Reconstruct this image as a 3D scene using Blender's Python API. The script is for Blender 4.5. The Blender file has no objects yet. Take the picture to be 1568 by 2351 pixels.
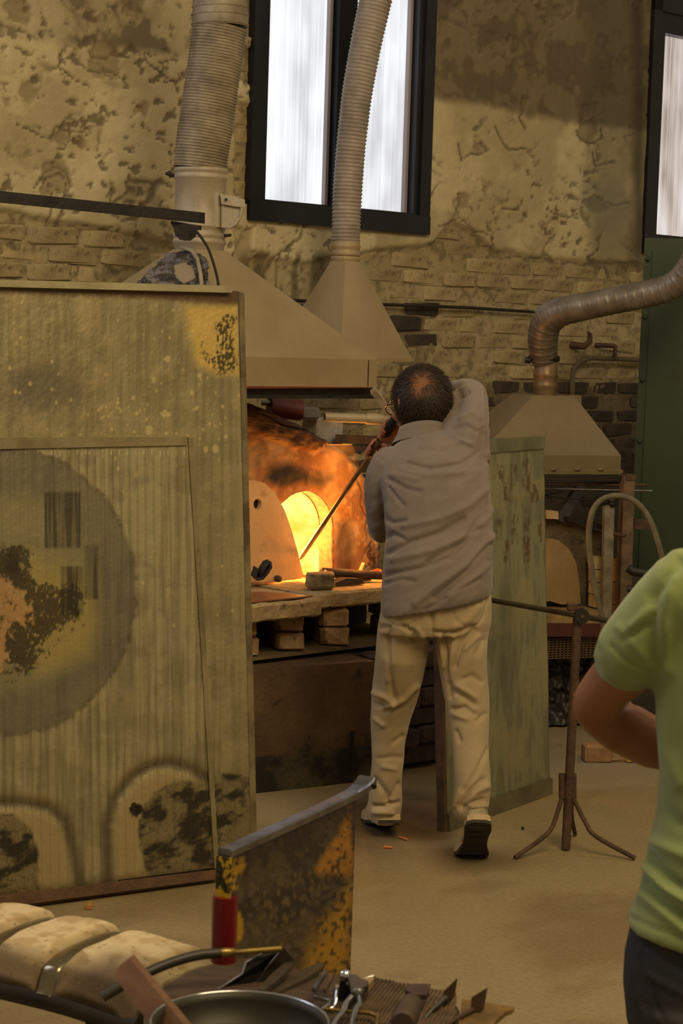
import bpy, bmesh, math, random
import numpy as np
from mathutils import Vector, Matrix, Euler, Quaternion
random.seed(7)
S = bpy.context.scene
COL = S.collection
R = math.radians
# ------------------------------------------------------------------ camera
F_PX, CX, CY, EYE = 4500.0, 784.0, 1175.5, 1.7
PITCH, ROLL = math.atan(400.0 / 4500.0), R(1.8)
cam_d = bpy.data.cameras.new('camera'); cam = bpy.data.objects.new('camera', cam_d); COL.objects.link(cam)
S.camera = cam
cam_d.sensor_fit = 'VERTICAL'; cam_d.sensor_height = 36.0; cam_d.lens = F_PX / 2351 * 36.0
cam.location = (0, 0, EYE)
CM = (Matrix.Rotation(math.pi / 2 - PITCH, 4, 'X') @ Matrix.Rotation(ROLL, 4, 'Z'))
cam.rotation_euler = CM.to_euler()
cam_d.clip_end = 100
cam_d.dof.use_dof = True; cam_d.dof.focus_distance = 6.9; cam_d.dof.aperture_fstop = 10
# ------------------------------------------------------------------ world, light, exposure
S.view_settings.view_transform = 'Standard'; S.view_settings.look = 'None'
S.view_settings.gamma = 1.0; S.view_settings.use_curve_mapping = False
S.view_settings.exposure = 0.12
w = bpy.data.worlds.new('hall'); S.world = w; w.use_nodes = True
w.node_tree.nodes['Background'].inputs[0].default_value = (1.0, 0.79, 0.46, 1)
w.node_tree.nodes['Background'].inputs[1].default_value = 0.24
def lamp(name, kind, loc, power, colour, size=1.0, target=None, size_y=None, spread=None):
    l = bpy.data.lights.new(name, kind); l.energy = power; l.color = colour
    o = bpy.data.objects.new(name, l); COL.objects.link(o); o.location = loc
    if kind == 'AREA':
        l.size = size
        if size_y: l.shape = 'RECTANGLE'; l.size_y = size_y
        if spread: l.spread = spread
    else: l.shadow_soft_size = size
    if target is not None:
        o.rotation_euler = (Vector(target) - Vector(loc)).to_track_quat('-Z', 'Y').to_euler()
    return o
lamp('assumed_hall_lamps', 'AREA', (1.6, 2.2, 5.2), 205, (1.0, 0.79, 0.46), 2.6, (0.2, 7.6, 0.9))  # area lamp added for warm light from above; its fixtures are assumed, unseen
lamp('assumed_cool_fill', 'AREA', (-4.2, 5.2, 4.6), 75, (0.76, 0.82, 1.0), 2.2, (0.0, 7.4, 1.2))  # added cool lamp tinting left-facing sides lavender; its daylight source is assumed, unseen
lamp('added_right_fill', 'AREA', (4.5, 7.2, 5.0), 22, (0.95, 0.88, 0.8), 1.6, (0.6, 6.5, 1.2))  # added fill lamp high at the right
# ------------------------------------------------------------------ geometry helpers
CMi = CM.to_3x3().inverted()
CMn = np.array(CM.to_3x3()); CMin = np.array(CMi)
def ray(px, py):
    d = CM.to_3x3() @ Vector(((px - CX) / F_PX, -(py - CY) / F_PX, -1.0))
    return d / d.y
BEND = [0.0]     # how far the worker's upper body stands nearer than his feet
def P(px, py, y):
    if BEND[0]: y = y - BEND[0] * min(1.0, max(0.0, (1900 - py) / 400))
    return Vector((0, 0, EYE)) + ray(px, py) * y
def FL(px, py, h=0.0):
    d = ray(px, py); return Vector((0, 0, EYE)) + d * ((h - EYE) / d.z)
def hit(px, py, p0, n):
    d = ray(px, py); c = Vector((0, 0, EYE))
    return c + d * ((Vector(p0) - c).dot(n) / d.dot(n))
def proj(V):
    V = np.asarray(V, float) - np.array([0, 0, EYE])
    c = V @ CMin.T
    return CX + F_PX * c[:, 0] / -c[:, 2], CY - F_PX * c[:, 1] / -c[:, 2]
def _h(i, j, k, seed):
    n = (i * 374761393 + j * 668265263 + k * 2147483647 % 982451653 + seed * 144665 + k * 1274126177) & 0xffffffff
    n = ((n ^ (n >> 13)) * 1274126177) & 0xffffffff
    return ((n ^ (n >> 16)) & 0xffff) / 65535.0
def vn(x, y, z=0.0, seed=0):
    x = np.asarray(x, float); y = np.asarray(y, float) + 0 * x; z = np.asarray(z, float) + 0 * x
    i, j, k = [np.floor(a).astype(np.int64) for a in (x, y, z)]
    f, g, e = x - i, y - j, z - k
    f, g, e = [a * a * (3 - 2 * a) for a in (f, g, e)]
    r = 0
    for a in (0, 1):
        for b in (0, 1):
            for c in (0, 1):
                r = r + _h(i + a, j + b, k + c, seed) * (f if a else 1 - f) * (g if b else 1 - g) * (e if c else 1 - e)
    return r
def fbm(x, y, z=0.0, o=4, seed=0):
    t = 0; a = .5; n = 0
    x = np.asarray(x, float); y = np.asarray(y, float)
    for q in range(o):
        c, s = math.cos(.6 + 1.1 * q), math.sin(.6 + 1.1 * q)     # each octave turned, so that no lattice shows
        t = t + a * vn((x * c - y * s) * 2 ** q, (x * s + y * c) * 2 ** q, np.asarray(z) * 2 ** q, seed + q * 7); n += a; a *= .55
    return t / n
def ridge(x, y, z=0.0, o=3, seed=0):
    return 1 - np.abs(fbm(x, y, z, o, seed) - .5) * 2
def sst(a, b, x):
    t = np.clip((np.asarray(x, float) - a) / (b - a), 0, 1); return t * t * (3 - 2 * t)
def mix(a, b, t):
    t = np.asarray(t)[..., None]; return a * (1 - t) + np.asarray(b, float) * t
def segd(px, py, pts):
    d = np.full(np.shape(px), 1e9)
    for (x0, y0), (x1, y1) in zip(pts[:-1], pts[1:]):
        vx, vy = x1 - x0, y1 - y0; L = vx * vx + vy * vy + 1e-9
        t = np.clip(((px - x0) * vx + (py - y0) * vy) / L, 0, 1)
        d = np.minimum(d, np.hypot(px - x0 - t * vx, py - y0 - t * vy))
    return d
def inpoly(px, py, pts):
    r = np.zeros(np.shape(px), bool); n = len(pts)
    for i in range(n):
        x0, y0 = pts[i]; x1, y1 = pts[(i + 1) % n]
        if y0 == y1: continue
        c = ((y0 > py) != (y1 > py)) & (px < (x1 - x0) * (py - y0) / (y1 - y0) + x0)
        r ^= c
    return r
def sdp(px, py, pts):
    d = segd(px, py, list(pts) + [pts[0]]); return np.where(inpoly(px, py, pts), -d, d)
def soft(d, w): return sst(w, -w, d)

class MB:
    """collects shapes for ONE mesh (world coordinates)"""
    def __init__(s): s.v = []; s.f = []; s.sm = []
    def add(s, vs, fs, smooth=False):
        b = len(s.v); s.v += [Vector(v) for v in vs]; s.f += [[i + b for i in f] for f in fs]; s.sm += [smooth] * len(fs); return s
    def box(s, c, size, rot=None, bev=0.0):
        c = Vector(c); M = rot if rot is not None else Matrix.Identity(3)
        hx, hy, hz = [a / 2 for a in size]; b = min(bev, hx * .9, hy * .9, hz * .9)
        if b <= 0:
            vs = [c + M @ Vector((x * hx, y * hy, z * hz)) for x in (-1, 1) for y in (-1, 1) for z in (-1, 1)]
            return s.add(vs, [(0, 1, 3, 2), (4, 6, 7, 5), (0, 4, 5, 1), (2, 3, 7, 6), (0, 2, 6, 4), (1, 5, 7, 3)])
        bm = bmesh.new(); bmesh.ops.create_cube(bm, size=1)
        for v in bm.verts: v.co = Vector((v.co.x * 2 * hx, v.co.y * 2 * hy, v.co.z * 2 * hz))
        bmesh.ops.bevel(bm, geom=bm.edges[:], offset=b, segments=1, affect='EDGES', profile=.5)
        bm.verts.index_update()
        s.add([c + M @ v.co for v in bm.verts], [[v.index for v in f.verts] for f in bm.faces]); bm.free(); return s
    def prism(s, poly, d, smooth=False):
        """poly: list of world points (planar), extruded by vector d"""
        n = len(poly); d = Vector(d)
        vs = [Vector(p) for p in poly] + [Vector(p) + d for p in poly]
        return s.add(vs, [list(range(n))[::-1], [i + n for i in range(n)]] + [(i, (i + 1) % n, (i + 1) % n + n, i + n) for i in range(n)], smooth)
    def rings(s, rings, cap=True, smooth=True, closed=True):
        n = len(rings[0]); b = []
        for r in rings: b += list(r)
        fs = []
        for k in range(len(rings) - 1):
            for i in range(n if closed else n - 1):
                j = (i + 1) % n; fs.append((k * n + i, k * n + j, (k + 1) * n + j, (k + 1) * n + i))
        s.add(b, fs, smooth)
        if cap:
            s.add(rings[0], [list(range(n))[::-1]]); s.add(rings[-1], [list(range(n))])
        return s
    def tube(s, pts, r, seg=12, cap=True, smooth=True, flat=1.0, up=None):
        pts = [Vector(p) for p in pts]; n = len(pts)
        rr = r if hasattr(r, '__len__') else [r] * n
        T = [(pts[min(i + 1, n - 1)] - pts[max(i - 1, 0)]).normalized() for i in range(n)]
        a = Vector(up) if up else (Vector((0, 0, 1)) if abs(T[0].z) < .9 else Vector((1, 0, 0)))
        N = (a - a.dot(T[0]) * T[0]).normalized(); rings = []
        for i in range(n):
            N = (N - N.dot(T[i]) * T[i]).normalized(); B = T[i].cross(N)
            rings.append([pts[i] + (N * math.cos(t) * flat + B * math.sin(t)) * rr[i] for t in [2 * math.pi * q / seg for q in range(seg)]])
        return s.rings(rings, cap, smooth)
    def lathe(s, c, prof, seg=20, axis=(0, 0, 1), cap=True):
        A = Vector(axis).normalized(); X = (Vector((1, 0, 0)) if abs(A.x) < .9 else Vector((0, 1, 0)))
        X = (X - X.dot(A) * A).normalized(); Y = A.cross(X); c = Vector(c)
        return s.rings([[c + A * h + (X * math.cos(2 * math.pi * q / seg) + Y * math.sin(2 * math.pi * q / seg)) * r for q in range(seg)] for r, h in prof], cap)
    def ball(s, c, r, seg=12, rot=None):
        r = r if hasattr(r, '__len__') else (r, r, r); M = rot or Matrix.Identity(3); c = Vector(c)
        rg = []
        for k in range(1, seg // 2):
            a = math.pi * k / (seg // 2)
            rg.append([c + M @ Vector((r[0] * math.sin(a) * math.cos(t), r[1] * math.sin(a) * math.sin(t), -r[2] * math.cos(a))) for t in [2 * math.pi * q / seg for q in range(seg)]])
        n = seg; b = [p for g in rg for p in g] + [c + M @ Vector((0, 0, -r[2])), c + M @ Vector((0, 0, r[2]))]
        fs = [(k * n + i, k * n + (i + 1) % n, (k + 1) * n + (i + 1) % n, (k + 1) * n + i) for k in range(len(rg) - 1) for i in range(n)]
        L = len(rg) * n
        fs += [(L, (i + 1) % n, i) for i in range(n)] + [(L + 1, L - n + i, L - n + (i + 1) % n) for i in range(n)]
        return s.add(b, fs, True)
    def build(s, name, mat, parent=None, **k):
        off = origin_of(parent)
        me = bpy.data.meshes.new(name)
        me.from_pydata([v - off for v in s.v], [], s.f)
        me.polygons.foreach_set('use_smooth', s.sm); me.materials.append(mat)
        bm = bmesh.new(); bm.from_mesh(me); bmesh.ops.recalc_face_normals(bm, faces=bm.faces[:]); bm.to_mesh(me); bm.free()
        return link(name, me, parent, **k)
def origin_of(p):
    o = Vector((0, 0, 0))
    while p is not None: o += p.location; p = p.parent
    return o
def link(name, me, parent=None, label=None, cat=None, group=None, kind=None, loc=None):
    o = bpy.data.objects.new(name, me); COL.objects.link(o)
    if parent is not None: o.parent = parent
    if loc is not None: o.location = loc
    if label: o['label'] = label
    if cat: o['category'] = cat
    if group: o['group'] = group
    if kind: o['kind'] = kind
    return o
def thing(name, loc, label, cat, group=None):
    return link(name, None, None, label, cat, group, None, Vector(loc))
def grid(name, V, nu, nv, mat, parent=None, col=None, smooth=True, mask=None, close=None, **k):
    """V: (nu*nv,3) array in row-major u; col optional (nu*nv,3) linear colours"""
    V = np.asarray(V, float); off = np.array(origin_of(parent))
    i = np.arange(nu - 1)[:, None] * nv + np.arange(nv - 1)[None, :]
    q = np.stack([i, i + nv, i + nv + 1, i + 1], -1).reshape(-1, 4)
    if mask is not None: q = q[mask(V[q].mean(1))]
    if close is not None:     # give the sheet a back: offset vector
        n = len(V); e = {}
        V = np.vstack([V, V + np.array(close)])
        if col is not None: col = np.vstack([col, col])
        ed = np.concatenate([q[:, [0, 1]], q[:, [1, 2]], q[:, [2, 3]], q[:, [3, 0]]])
        key = {}
        for a, b in ed.tolist(): key[(a, b)] = 1
        bd = [(a, b) for (a, b) in key if (b, a) not in key]
        q = np.vstack([q, q[:, ::-1] + n] + ([np.array([(b, a, a + n, b + n) for a, b in bd])] if bd else []))
    me = bpy.data.meshes.new(name)
    me.from_pydata((V - off).tolist(), [], q.tolist())
    me.polygons.foreach_set('use_smooth', [smooth] * len(me.polygons)); me.materials.append(mat)
    if col is not None: paint(me, col)
    return link(name, me, parent, **k)
def paint(me, col):
    a = me.color_attributes.new('Col', 'FLOAT_COLOR', 'POINT')
    c = np.ones((len(me.vertices), 4)); c[:, :3] = np.clip(col, 0, 1); a.data.foreach_set('color', c.ravel())
def spline(pts, k=5):
    # smooth curve through points (Catmull-Rom)
    p = [Vector(q) for q in pts]; p = [p[0] * 2 - p[1]] + p + [p[-1] * 2 - p[-2]]; out = []
    for i in range(1, len(p) - 2):
        a, b, c, d = p[i - 1:i + 3]
        for j in range(k):
            t = j / k; out.append(.5 * ((2 * b) + (c - a) * t + (2 * a - 5 * b + 4 * c - d) * t * t + (3 * b - a - 3 * c + d) * t ** 3))
    return out + [p[-2]]
def srgb(r, g=None, b=None):
    if g is None: r, g, b = r
    f = lambda c: (c / 255 / 12.92) if c / 255 <= .04045 else ((c / 255 + .055) / 1.055) ** 2.4
    return (f(r), f(g), f(b))
_M = {}
def M(name, c=(128, 128, 128), c2=None, rough=.6, metal=0.0, scale=6.0, bump=.0, bscale=40.0, vcol=False, c3=None, stretch=(1, 1, 1), contrast=(.35, .65), spec=.5, sheen=0.0, rnd=0.0, det=5, bdist=.01, fine=.12, sss=0):
    if name in _M: return _M[name]
    m = bpy.data.materials.new(name); m.use_nodes = True; nt = m.node_tree; N = nt.nodes; L = nt.links
    b = N['Principled BSDF']; b.inputs['Roughness'].default_value = rough; b.inputs['Metallic'].default_value = metal
    b.inputs['Specular IOR Level'].default_value = spec
    if sheen: b.inputs['Sheen Weight'].default_value = sheen
    tc = N.new('ShaderNodeTexCoord'); mp = N.new('ShaderNodeMapping'); mp.inputs['Scale'].default_value = stretch
    L.new(tc.outputs['Object'], mp.inputs[0])
    def noise(sc, d=det):
        n = N.new('ShaderNodeTexNoise'); n.inputs['Scale'].default_value = sc; n.inputs['Detail'].default_value = d; n.inputs['Roughness'].default_value = .62
        L.new(mp.outputs[0], n.inputs[0]); return n
    def mx(fac, a, bb, mode='MIX'):
        x = N.new('ShaderNodeMix'); x.data_type = 'RGBA'; x.blend_type = mode
        for s, val in ((x.inputs[0], fac), (x.inputs[6], a), (x.inputs[7], bb)):
            if hasattr(val, 'links'): L.new(val, s)
            elif isinstance(val, (int, float)): s.default_value = val
            else: s.default_value = (*val, 1)
        return x.outputs[2]
    def ramp(src, lo, hi):
        r = N.new('ShaderNodeMapRange'); r.inputs[1].default_value = lo; r.inputs[2].default_value = hi; L.new(src, r.inputs[0]); return r.outputs[0]
    if vcol:
        a = N.new('ShaderNodeAttribute'); a.attribute_name = 'Col'; base = a.outputs['Color']
    else:
        base = srgb(c)
        if c2: base = mx(ramp(noise(scale).outputs[0], *contrast), srgb(c), srgb(c2))
        if c3: base = mx(ramp(noise(scale * 2.7).outputs[0], .58, .68), base, srgb(c3))
    if fine:
        g = ramp(noise(bscale * 3, 3).outputs[0], .2, .8)
        v = N.new('ShaderNodeMix'); v.data_type = 'RGBA'; v.blend_type = 'MULTIPLY'; v.inputs[0].default_value = 1
        cr = N.new('ShaderNodeCombineColor'); mr = N.new('ShaderNodeMapRange'); mr.inputs[3].default_value = 1 - fine; mr.inputs[4].default_value = 1 + fine
        L.new(g, mr.inputs[0])
        for q in range(3): L.new(mr.outputs[0], cr.inputs[q])
        if hasattr(base, 'links'): L.new(base, v.inputs[6])
        else: v.inputs[6].default_value = (*base, 1)
        L.new(cr.outputs[0], v.inputs[7]); base = v.outputs[2]
    if rnd:
        oi = N.new('ShaderNodeObjectInfo'); mr = N.new('ShaderNodeMapRange'); mr.inputs[3].default_value = 1 - rnd; mr.inputs[4].default_value = 1 + rnd
        L.new(oi.outputs['Random'], mr.inputs[0]); hs = N.new('ShaderNodeHueSaturation'); L.new(mr.outputs[0], hs.inputs['Value'])
        if hasattr(base, 'links'): L.new(base, hs.inputs['Color'])
        else: hs.inputs['Color'].default_value = (*base, 1)
        base = hs.outputs[0]
    if hasattr(base, 'links'): L.new(base, b.inputs['Base Color'])
    else: b.inputs['Base Color'].default_value = (*base, 1)
    if bump:
        bp = N.new('ShaderNodeBump'); bp.inputs['Strength'].default_value = bump; bp.inputs['Distance'].default_value = bdist
        L.new(noise(bscale).outputs[0], bp.inputs['Height']); L.new(bp.outputs[0], b.inputs['Normal'])
        if metal > .3:
            r2 = N.new('ShaderNodeMapRange'); r2.inputs[3].default_value = max(0, rough - .12); r2.inputs[4].default_value = min(1, rough + .15)
            L.new(noise(scale * 2).outputs[0], r2.inputs[0]); L.new(r2.outputs[0], b.inputs['Roughness'])
    if sss:
        b.inputs['Subsurface Weight'].default_value = sss; b.inputs['Subsurface Radius'].default_value = (.02, .008, .004)
    _M[name] = m; return m
def EM(name, c, strength, c2=None, scale=8, stretch=(1, 1, 1)):
    m = bpy.data.materials.new(name); m.use_nodes = True; nt = m.node_tree; N = nt.nodes; L = nt.links; N.remove(N['Principled BSDF'])
    e = N.new('ShaderNodeEmission'); e.inputs[1].default_value = strength; e.inputs[0].default_value = (*srgb(c), 1)
    if c2:
        tc = N.new('ShaderNodeTexCoord'); mp = N.new('ShaderNodeMapping'); mp.inputs['Scale'].default_value = stretch; L.new(tc.outputs['Object'], mp.inputs[0])
        n = N.new('ShaderNodeTexNoise'); n.inputs['Scale'].default_value = scale; n.inputs['Detail'].default_value = 4; L.new(mp.outputs[0], n.inputs[0])
        r = N.new('ShaderNodeMapRange'); r.inputs[1].default_value = .35; r.inputs[2].default_value = .65; L.new(n.outputs[0], r.inputs[0])
        x = N.new('ShaderNodeMix'); x.data_type = 'RGBA'; L.new(r.outputs[0], x.inputs[0]); x.inputs[6].default_value = (*srgb(c), 1); x.inputs[7].default_value = (*srgb(c2), 1)
        L.new(x.outputs[2], e.inputs[0])
    L.new(e.outputs[0], N['Material Output'].inputs[0]); return m
# shared materials
m_iron = M('dark_iron', (52, 46, 40), (38, 33, 30), rough=.5, metal=.5, scale=9, bump=.3, bscale=60)
m_rust = M('rusty_iron', (96, 68, 48), (62, 46, 36), rough=.75, metal=.2, scale=14, bump=.4, bscale=60)
m_steel = M('worn_steel', (150, 148, 150), (110, 104, 100), rough=.3, metal=.9, scale=10, bump=.15, bscale=50)
m_galv = M('galvanised_sheet', (172, 158, 132), (150, 134, 108), rough=.55, metal=.15, scale=5, bump=.08, bscale=30)
m_hood = M('painted_hood_sheet', (156, 137, 102), (142, 123, 88), rough=.5, metal=.1, scale=3, bump=.1, bscale=60, fine=.06)
m_duct = M('dusty_ribbed_duct', (152, 138, 112), (112, 98, 76), rough=.6, metal=.1, scale=10, bump=.15, bscale=60)
m_black = M('matte_black', (26, 22, 19), (38, 32, 26), rough=.8, scale=8)
m_vcol = M('weathered_surface', vcol=True, rough=.75, bump=.35, bscale=70, fine=.18, bdist=.006)
m_vmetal = M('weathered_sheet_metal', vcol=True, rough=.42, metal=.35, bump=.12, bscale=60, fine=.12)
m_chrome = M('bright_steel', (205, 205, 210), rough=.16, metal=1, bump=.05, bscale=30, fine=0)
# ================================================================== THE SETTING
UW = Vector((.722, .692, 0)); NW = Vector((.692, -.722, 0)); W0 = Vector((1.2, 10.5, 0))
def wall_sh(px, py):
    p = hit(px, py, W0, NW); return (p - W0).dot(UW), p.z
def WP(s, h, off=0.0): return W0 + UW * s + NW * off + Vector((0, 0, h))
def win_rect(corners):
    ps = [wall_sh(*c) for c in corners]; return ps
# window 1 and 2 outlines in wall coordinates
w1l = wall_sh(562, 505)[0]; w1r = wall_sh(974, 540)[0]; w1b = (wall_sh(562, 505)[1] + wall_sh(974, 540)[1]) / 2; WTOP = 3.62
w2l = wall_sh(1467, 575)[0]; w2r = w2l + (w1r - w1l); w2b = w1b
s_ = np.linspace(-4.6, 3.2, 900); h_ = np.linspace(0, 4.3, 440)
SS, HH = [a.ravel() for a in np.meshgrid(s_, h_, indexing='ij')]
Vw = np.array(W0)[None, :] + SS[:, None] * np.array(UW)[None, :] + HH[:, None] * np.array([0, 0, 1.0])[None, :]
px, py = proj(Vw)
# where the render gives way to bare painted brick
bx_ = [-400, 0, 200, 400, 540, 570, 700, 830, 985, 1035, 1085, 1130, 1300, 1470, 1900]
by_ = [500, 480, 520, 560, 600, 590, 600, 585, 560, 505, 530, 575, 600, 612, 660]
bound = np.interp(px, bx_, by_) + 26 * (fbm(SS * 5, HH * 5, seed=3) - .5)
plast = sst(8, -10, py - bound)
edge = ((px > 535) & (px < 578) & (py < 620) & (vn(SS * 9, HH * 9, seed=8) > .35))
plast = np.where(edge, .1, plast)
n1 = fbm(SS * 2.6, HH * 2.6, seed=1, o=5); n2 = fbm(SS * 9, HH * 9, seed=2, o=5); n3 = fbm(SS * 30, HH * 30, seed=5, o=3)
crk = sst(.955, .995, ridge(SS * 3.1 + n2 * .7, HH * 3.6 + n1, seed=11)) * sst(.42, .6, fbm(SS * 1.8, HH * 1.8, seed=12))
pit = sst(.63, .70, fbm(SS * 22, HH * 34, seed=15, o=3)) * sst(.40, .58, fbm(SS * 2.1, HH * 2.1, seed=14))
chips = np.zeros_like(SS)
for (x, y, r) in [(138, 315, 26), (128, 408, 42), (240, 135, 40), (172, 330, 14), (60, 210, 18), (1345, 250, 20), (1350, 300, 26), (1110, 435, 15), (1133, 505, 10), (1195, 235, 9), (1100, 345, 12), (1430, 140, 8), (1370, 470, 22), (960, 745, 20), (1160, 780, 12), (1060, 460, 16), (330, 250, 18), (40, 30, 20), (292, 15, 14)]:
    d = np.hypot(px - x, (py - y) * 1.0) + 22 * (n3 - .5) + 50 * (n2 - .5)
    chips = np.maximum(chips, soft(d - r, 4) * (.6 + .4 * n3))
CR = [[(1004, 522), (1046, 500), (1064, 510), (1084, 530), (1124, 542), (1129, 567), (1131, 585), (1184, 587), (1204, 592), (1249, 595), (1264, 602), (1334, 606), (1394, 607), (1459, 600)], [(1049, 330), (1056, 370), (1074, 355), (1094, 357), (1116, 345), (1099, 325)], [(1129, 295), (1149, 330), (1164, 345), (1204, 340)], [(1194, 228), (1201, 250), (1186, 272), (1199, 300)], [(1319, 300), (1334, 318), (1359, 330), (1381, 315), (1379, 295)], [(1049, 445), (1054, 465), (1041, 480)], [(1357, 350), (1362, 382), (1408, 370)],
      [(200, 117), (210, 135), (240, 140), (250, 130), (295, 130)], [(135, 155), (165, 180), (200, 200)], [(35, 287), (80, 305), (115, 320), (125, 290), (155, 285), (160, 320), (145, 345), (125, 340)], [(75, 430), (100, 400), (130, 385), (155, 400), (160, 425), (150, 445)], [(0, 515), (50, 520), (85, 530), (105, 520), (150, 525), (210, 530), (260, 520)], [(330, 140), (360, 165), (400, 190)], [(985, 560), (1060, 562), (1125, 566)], [(1060, 28), (1068, 52)], [(1233, 160), (1234, 182)], [(1250, 480), (1300, 500), (1320, 496)], [(1370, 455), (1400, 470), (1440, 468)], [(190, 155), (215, 170), (245, 165), (270, 178)], [(1150, 478), (1180, 482)]]
wx, wy = px + 14 * (n2 - .5) + 8 * (n3 - .5), py + 14 * (fbm(SS * 9, HH * 9, seed=19) - .5)
hair = np.zeros_like(SS)
for l in CR: hair = np.maximum(hair, sst(3.2, .8, segd(wx, wy, l)))
step_ = np.zeros_like(SS)
for l in CR: step_ = np.maximum(step_, np.exp(-(segd(wx, wy, l) / 9) ** 2))
crk = np.maximum(crk, hair)
relief = plast * (.012 + .006 * step_ * n3 + .016 * (n1 - .5) + .008 * (n2 - .5) + .004 * (n3 - .5) - .010 * crk - .008 * pit - .013 * chips) + (1 - plast) * (-.010 + .008 * (n3-.5) + .006*(n2-.5))
Vw = Vw + relief[:, None] * np.array(NW)[None, :]
def C(*a): return np.array(srgb(*a))
cw = np.tile(C(190, 174, 134), (len(SS), 1))
cw = mix(cw, C(166, 150, 112), sst(.42, .62, n1)); cw = mix(cw, C(202, 188, 150), sst(.55, .7, fbm(SS * 3, HH * 3, seed=21)) * .6)
cw = mix(cw, C(92, 76, 52), crk * .85); cw = mix(cw, C(84, 70, 50), pit * .75); cw = mix(cw, C(112, 94, 66), chips * .7)
# darker weathered bands high on the wall
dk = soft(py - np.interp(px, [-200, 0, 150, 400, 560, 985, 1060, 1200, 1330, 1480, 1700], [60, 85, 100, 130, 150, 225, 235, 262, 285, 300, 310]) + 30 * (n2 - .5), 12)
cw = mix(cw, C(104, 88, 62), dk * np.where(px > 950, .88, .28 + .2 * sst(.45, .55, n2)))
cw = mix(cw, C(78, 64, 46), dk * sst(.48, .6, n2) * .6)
dk2 = soft(np.abs(px - 1400) - 55 + 60 * (n2 - .5), 26) * sst(760, 560, py)
cw = mix(cw, C(70, 62, 48), dk2 * .55); cw = mix(cw, C(52, 44, 34), soft(np.abs(px - 1462) - 14, 14) * sst(700, 560, py) * .8)
gray = soft(np.hypot((px - 1400) / 1.0, (py - 470)) - 60 + 80 * (n2 - .5), 30); cw = mix(cw, C(120, 116, 100), gray * .5)
drip = soft(np.abs(px - 660) - 110, 20) * soft(np.abs(py - 640) - 60, 16) * sst(.4, .62, vn(SS * 26, HH * 1.5, seed=33))
cw = mix(cw, C(66, 52, 32), drip * .8)
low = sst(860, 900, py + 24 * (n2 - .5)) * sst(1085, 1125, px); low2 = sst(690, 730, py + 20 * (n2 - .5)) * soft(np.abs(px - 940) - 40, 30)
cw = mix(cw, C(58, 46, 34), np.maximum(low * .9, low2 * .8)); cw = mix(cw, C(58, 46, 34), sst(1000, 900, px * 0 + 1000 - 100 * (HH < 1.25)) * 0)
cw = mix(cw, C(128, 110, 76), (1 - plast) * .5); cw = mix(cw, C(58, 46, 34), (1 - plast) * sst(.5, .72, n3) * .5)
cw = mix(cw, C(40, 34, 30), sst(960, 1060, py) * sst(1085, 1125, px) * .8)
def wmask(c):
    s = (c - np.array(W0)) @ np.array(UW); h = c[:, 2]
    k = np.ones(len(c), bool)
    for a, b in ((w1l, w1r), (w2l, w2r)): k &= ~((s > a + .03) & (s < b - .03) & (h > w1b + .03) & (h < WTOP - .03))
    return k
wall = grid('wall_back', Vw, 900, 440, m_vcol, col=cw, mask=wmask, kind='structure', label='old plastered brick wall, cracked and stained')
# bricks: rounded, paint-clogged, laid in courses
def brick_mesh(seed, mat, L=.245, H=.066, D=.05, wob=.004):
    rg = random.Random(seed); bm = bmesh.new(); bmesh.ops.create_cube(bm, size=1)
    bmesh.ops.bevel(bm, geom=bm.edges[:], offset=.11, segments=1, affect='EDGES')
    for v in bm.verts:
        v.co.x = v.co.x * L + rg.uniform(-wob, wob); v.co.z = v.co.z * H + rg.uniform(-wob, wob) * .8; v.co.y = v.co.y * D + rg.uniform(-wob, wob)
    me = bpy.data.meshes.new('brick'); bm.to_mesh(me); bm.free(); me.materials.append(mat); return me
m_bpale = M('limewashed_brick', (172, 155, 116), (140, 122, 86), rough=.85, scale=9, bump=.6, bscale=45, c3=(96, 80, 56), rnd=.16, fine=.15)
m_bdark = M('sooty_brick', (74, 60, 46), (48, 39, 31), rough=.85, scale=9, bump=.6, bscale=45, rnd=.25)
m_bfire = M('fire_brick', (176, 150, 112), (140, 110, 78), rough=.85, scale=11, bump=.6, bscale=50, c3=(96, 80, 60), rnd=.12, fine=.2)
bp_ = [brick_mesh(i, m_bpale, wob=.006) for i in range(5)]; bd_ = [brick_mesh(i + 20, m_bdark, wob=.005) for i in range(3)]
hidden = [(-50, 655, 560, 2351), (300, 600, 860, 890), (575, 905, 740, 2351), (880, 900, 1110, 1500), (1130, 1000, 1255, 1900), (1475, 540, 1700, 1500)]
wrot = math.atan2(UW.y, UW.x)
nb = 0; spare = MB()
course = 0; hh = .86
while hh < 2.36:
    s0 = -3.9 + (course % 2) * .13 + random.uniform(-.01, .01)
    while s0 < 1.3:
        s0 += .262 + random.uniform(-.008, .008); c = WP(s0, hh, 0)
        (x,), (y,) = proj([c]); bb = np.interp(x, bx_, by_)
        inwin = (w1l - .13 < s0 < w1r + .13 and hh > w1b - .03)
        if not (-70 < x < 1500) or y < bb + 8 or inwin or random.random() < .07: continue
        if any(a + 12 < x < c2 - 12 and b + 10 < y < d for a, b, c2, d in hidden): continue
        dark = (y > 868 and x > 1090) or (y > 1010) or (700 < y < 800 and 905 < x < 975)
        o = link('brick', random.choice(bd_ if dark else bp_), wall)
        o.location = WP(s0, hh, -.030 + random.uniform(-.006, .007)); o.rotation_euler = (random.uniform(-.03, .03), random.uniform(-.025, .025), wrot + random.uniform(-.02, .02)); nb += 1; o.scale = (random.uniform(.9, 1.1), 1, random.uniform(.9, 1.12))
    hh += .0765; course += 1
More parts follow.
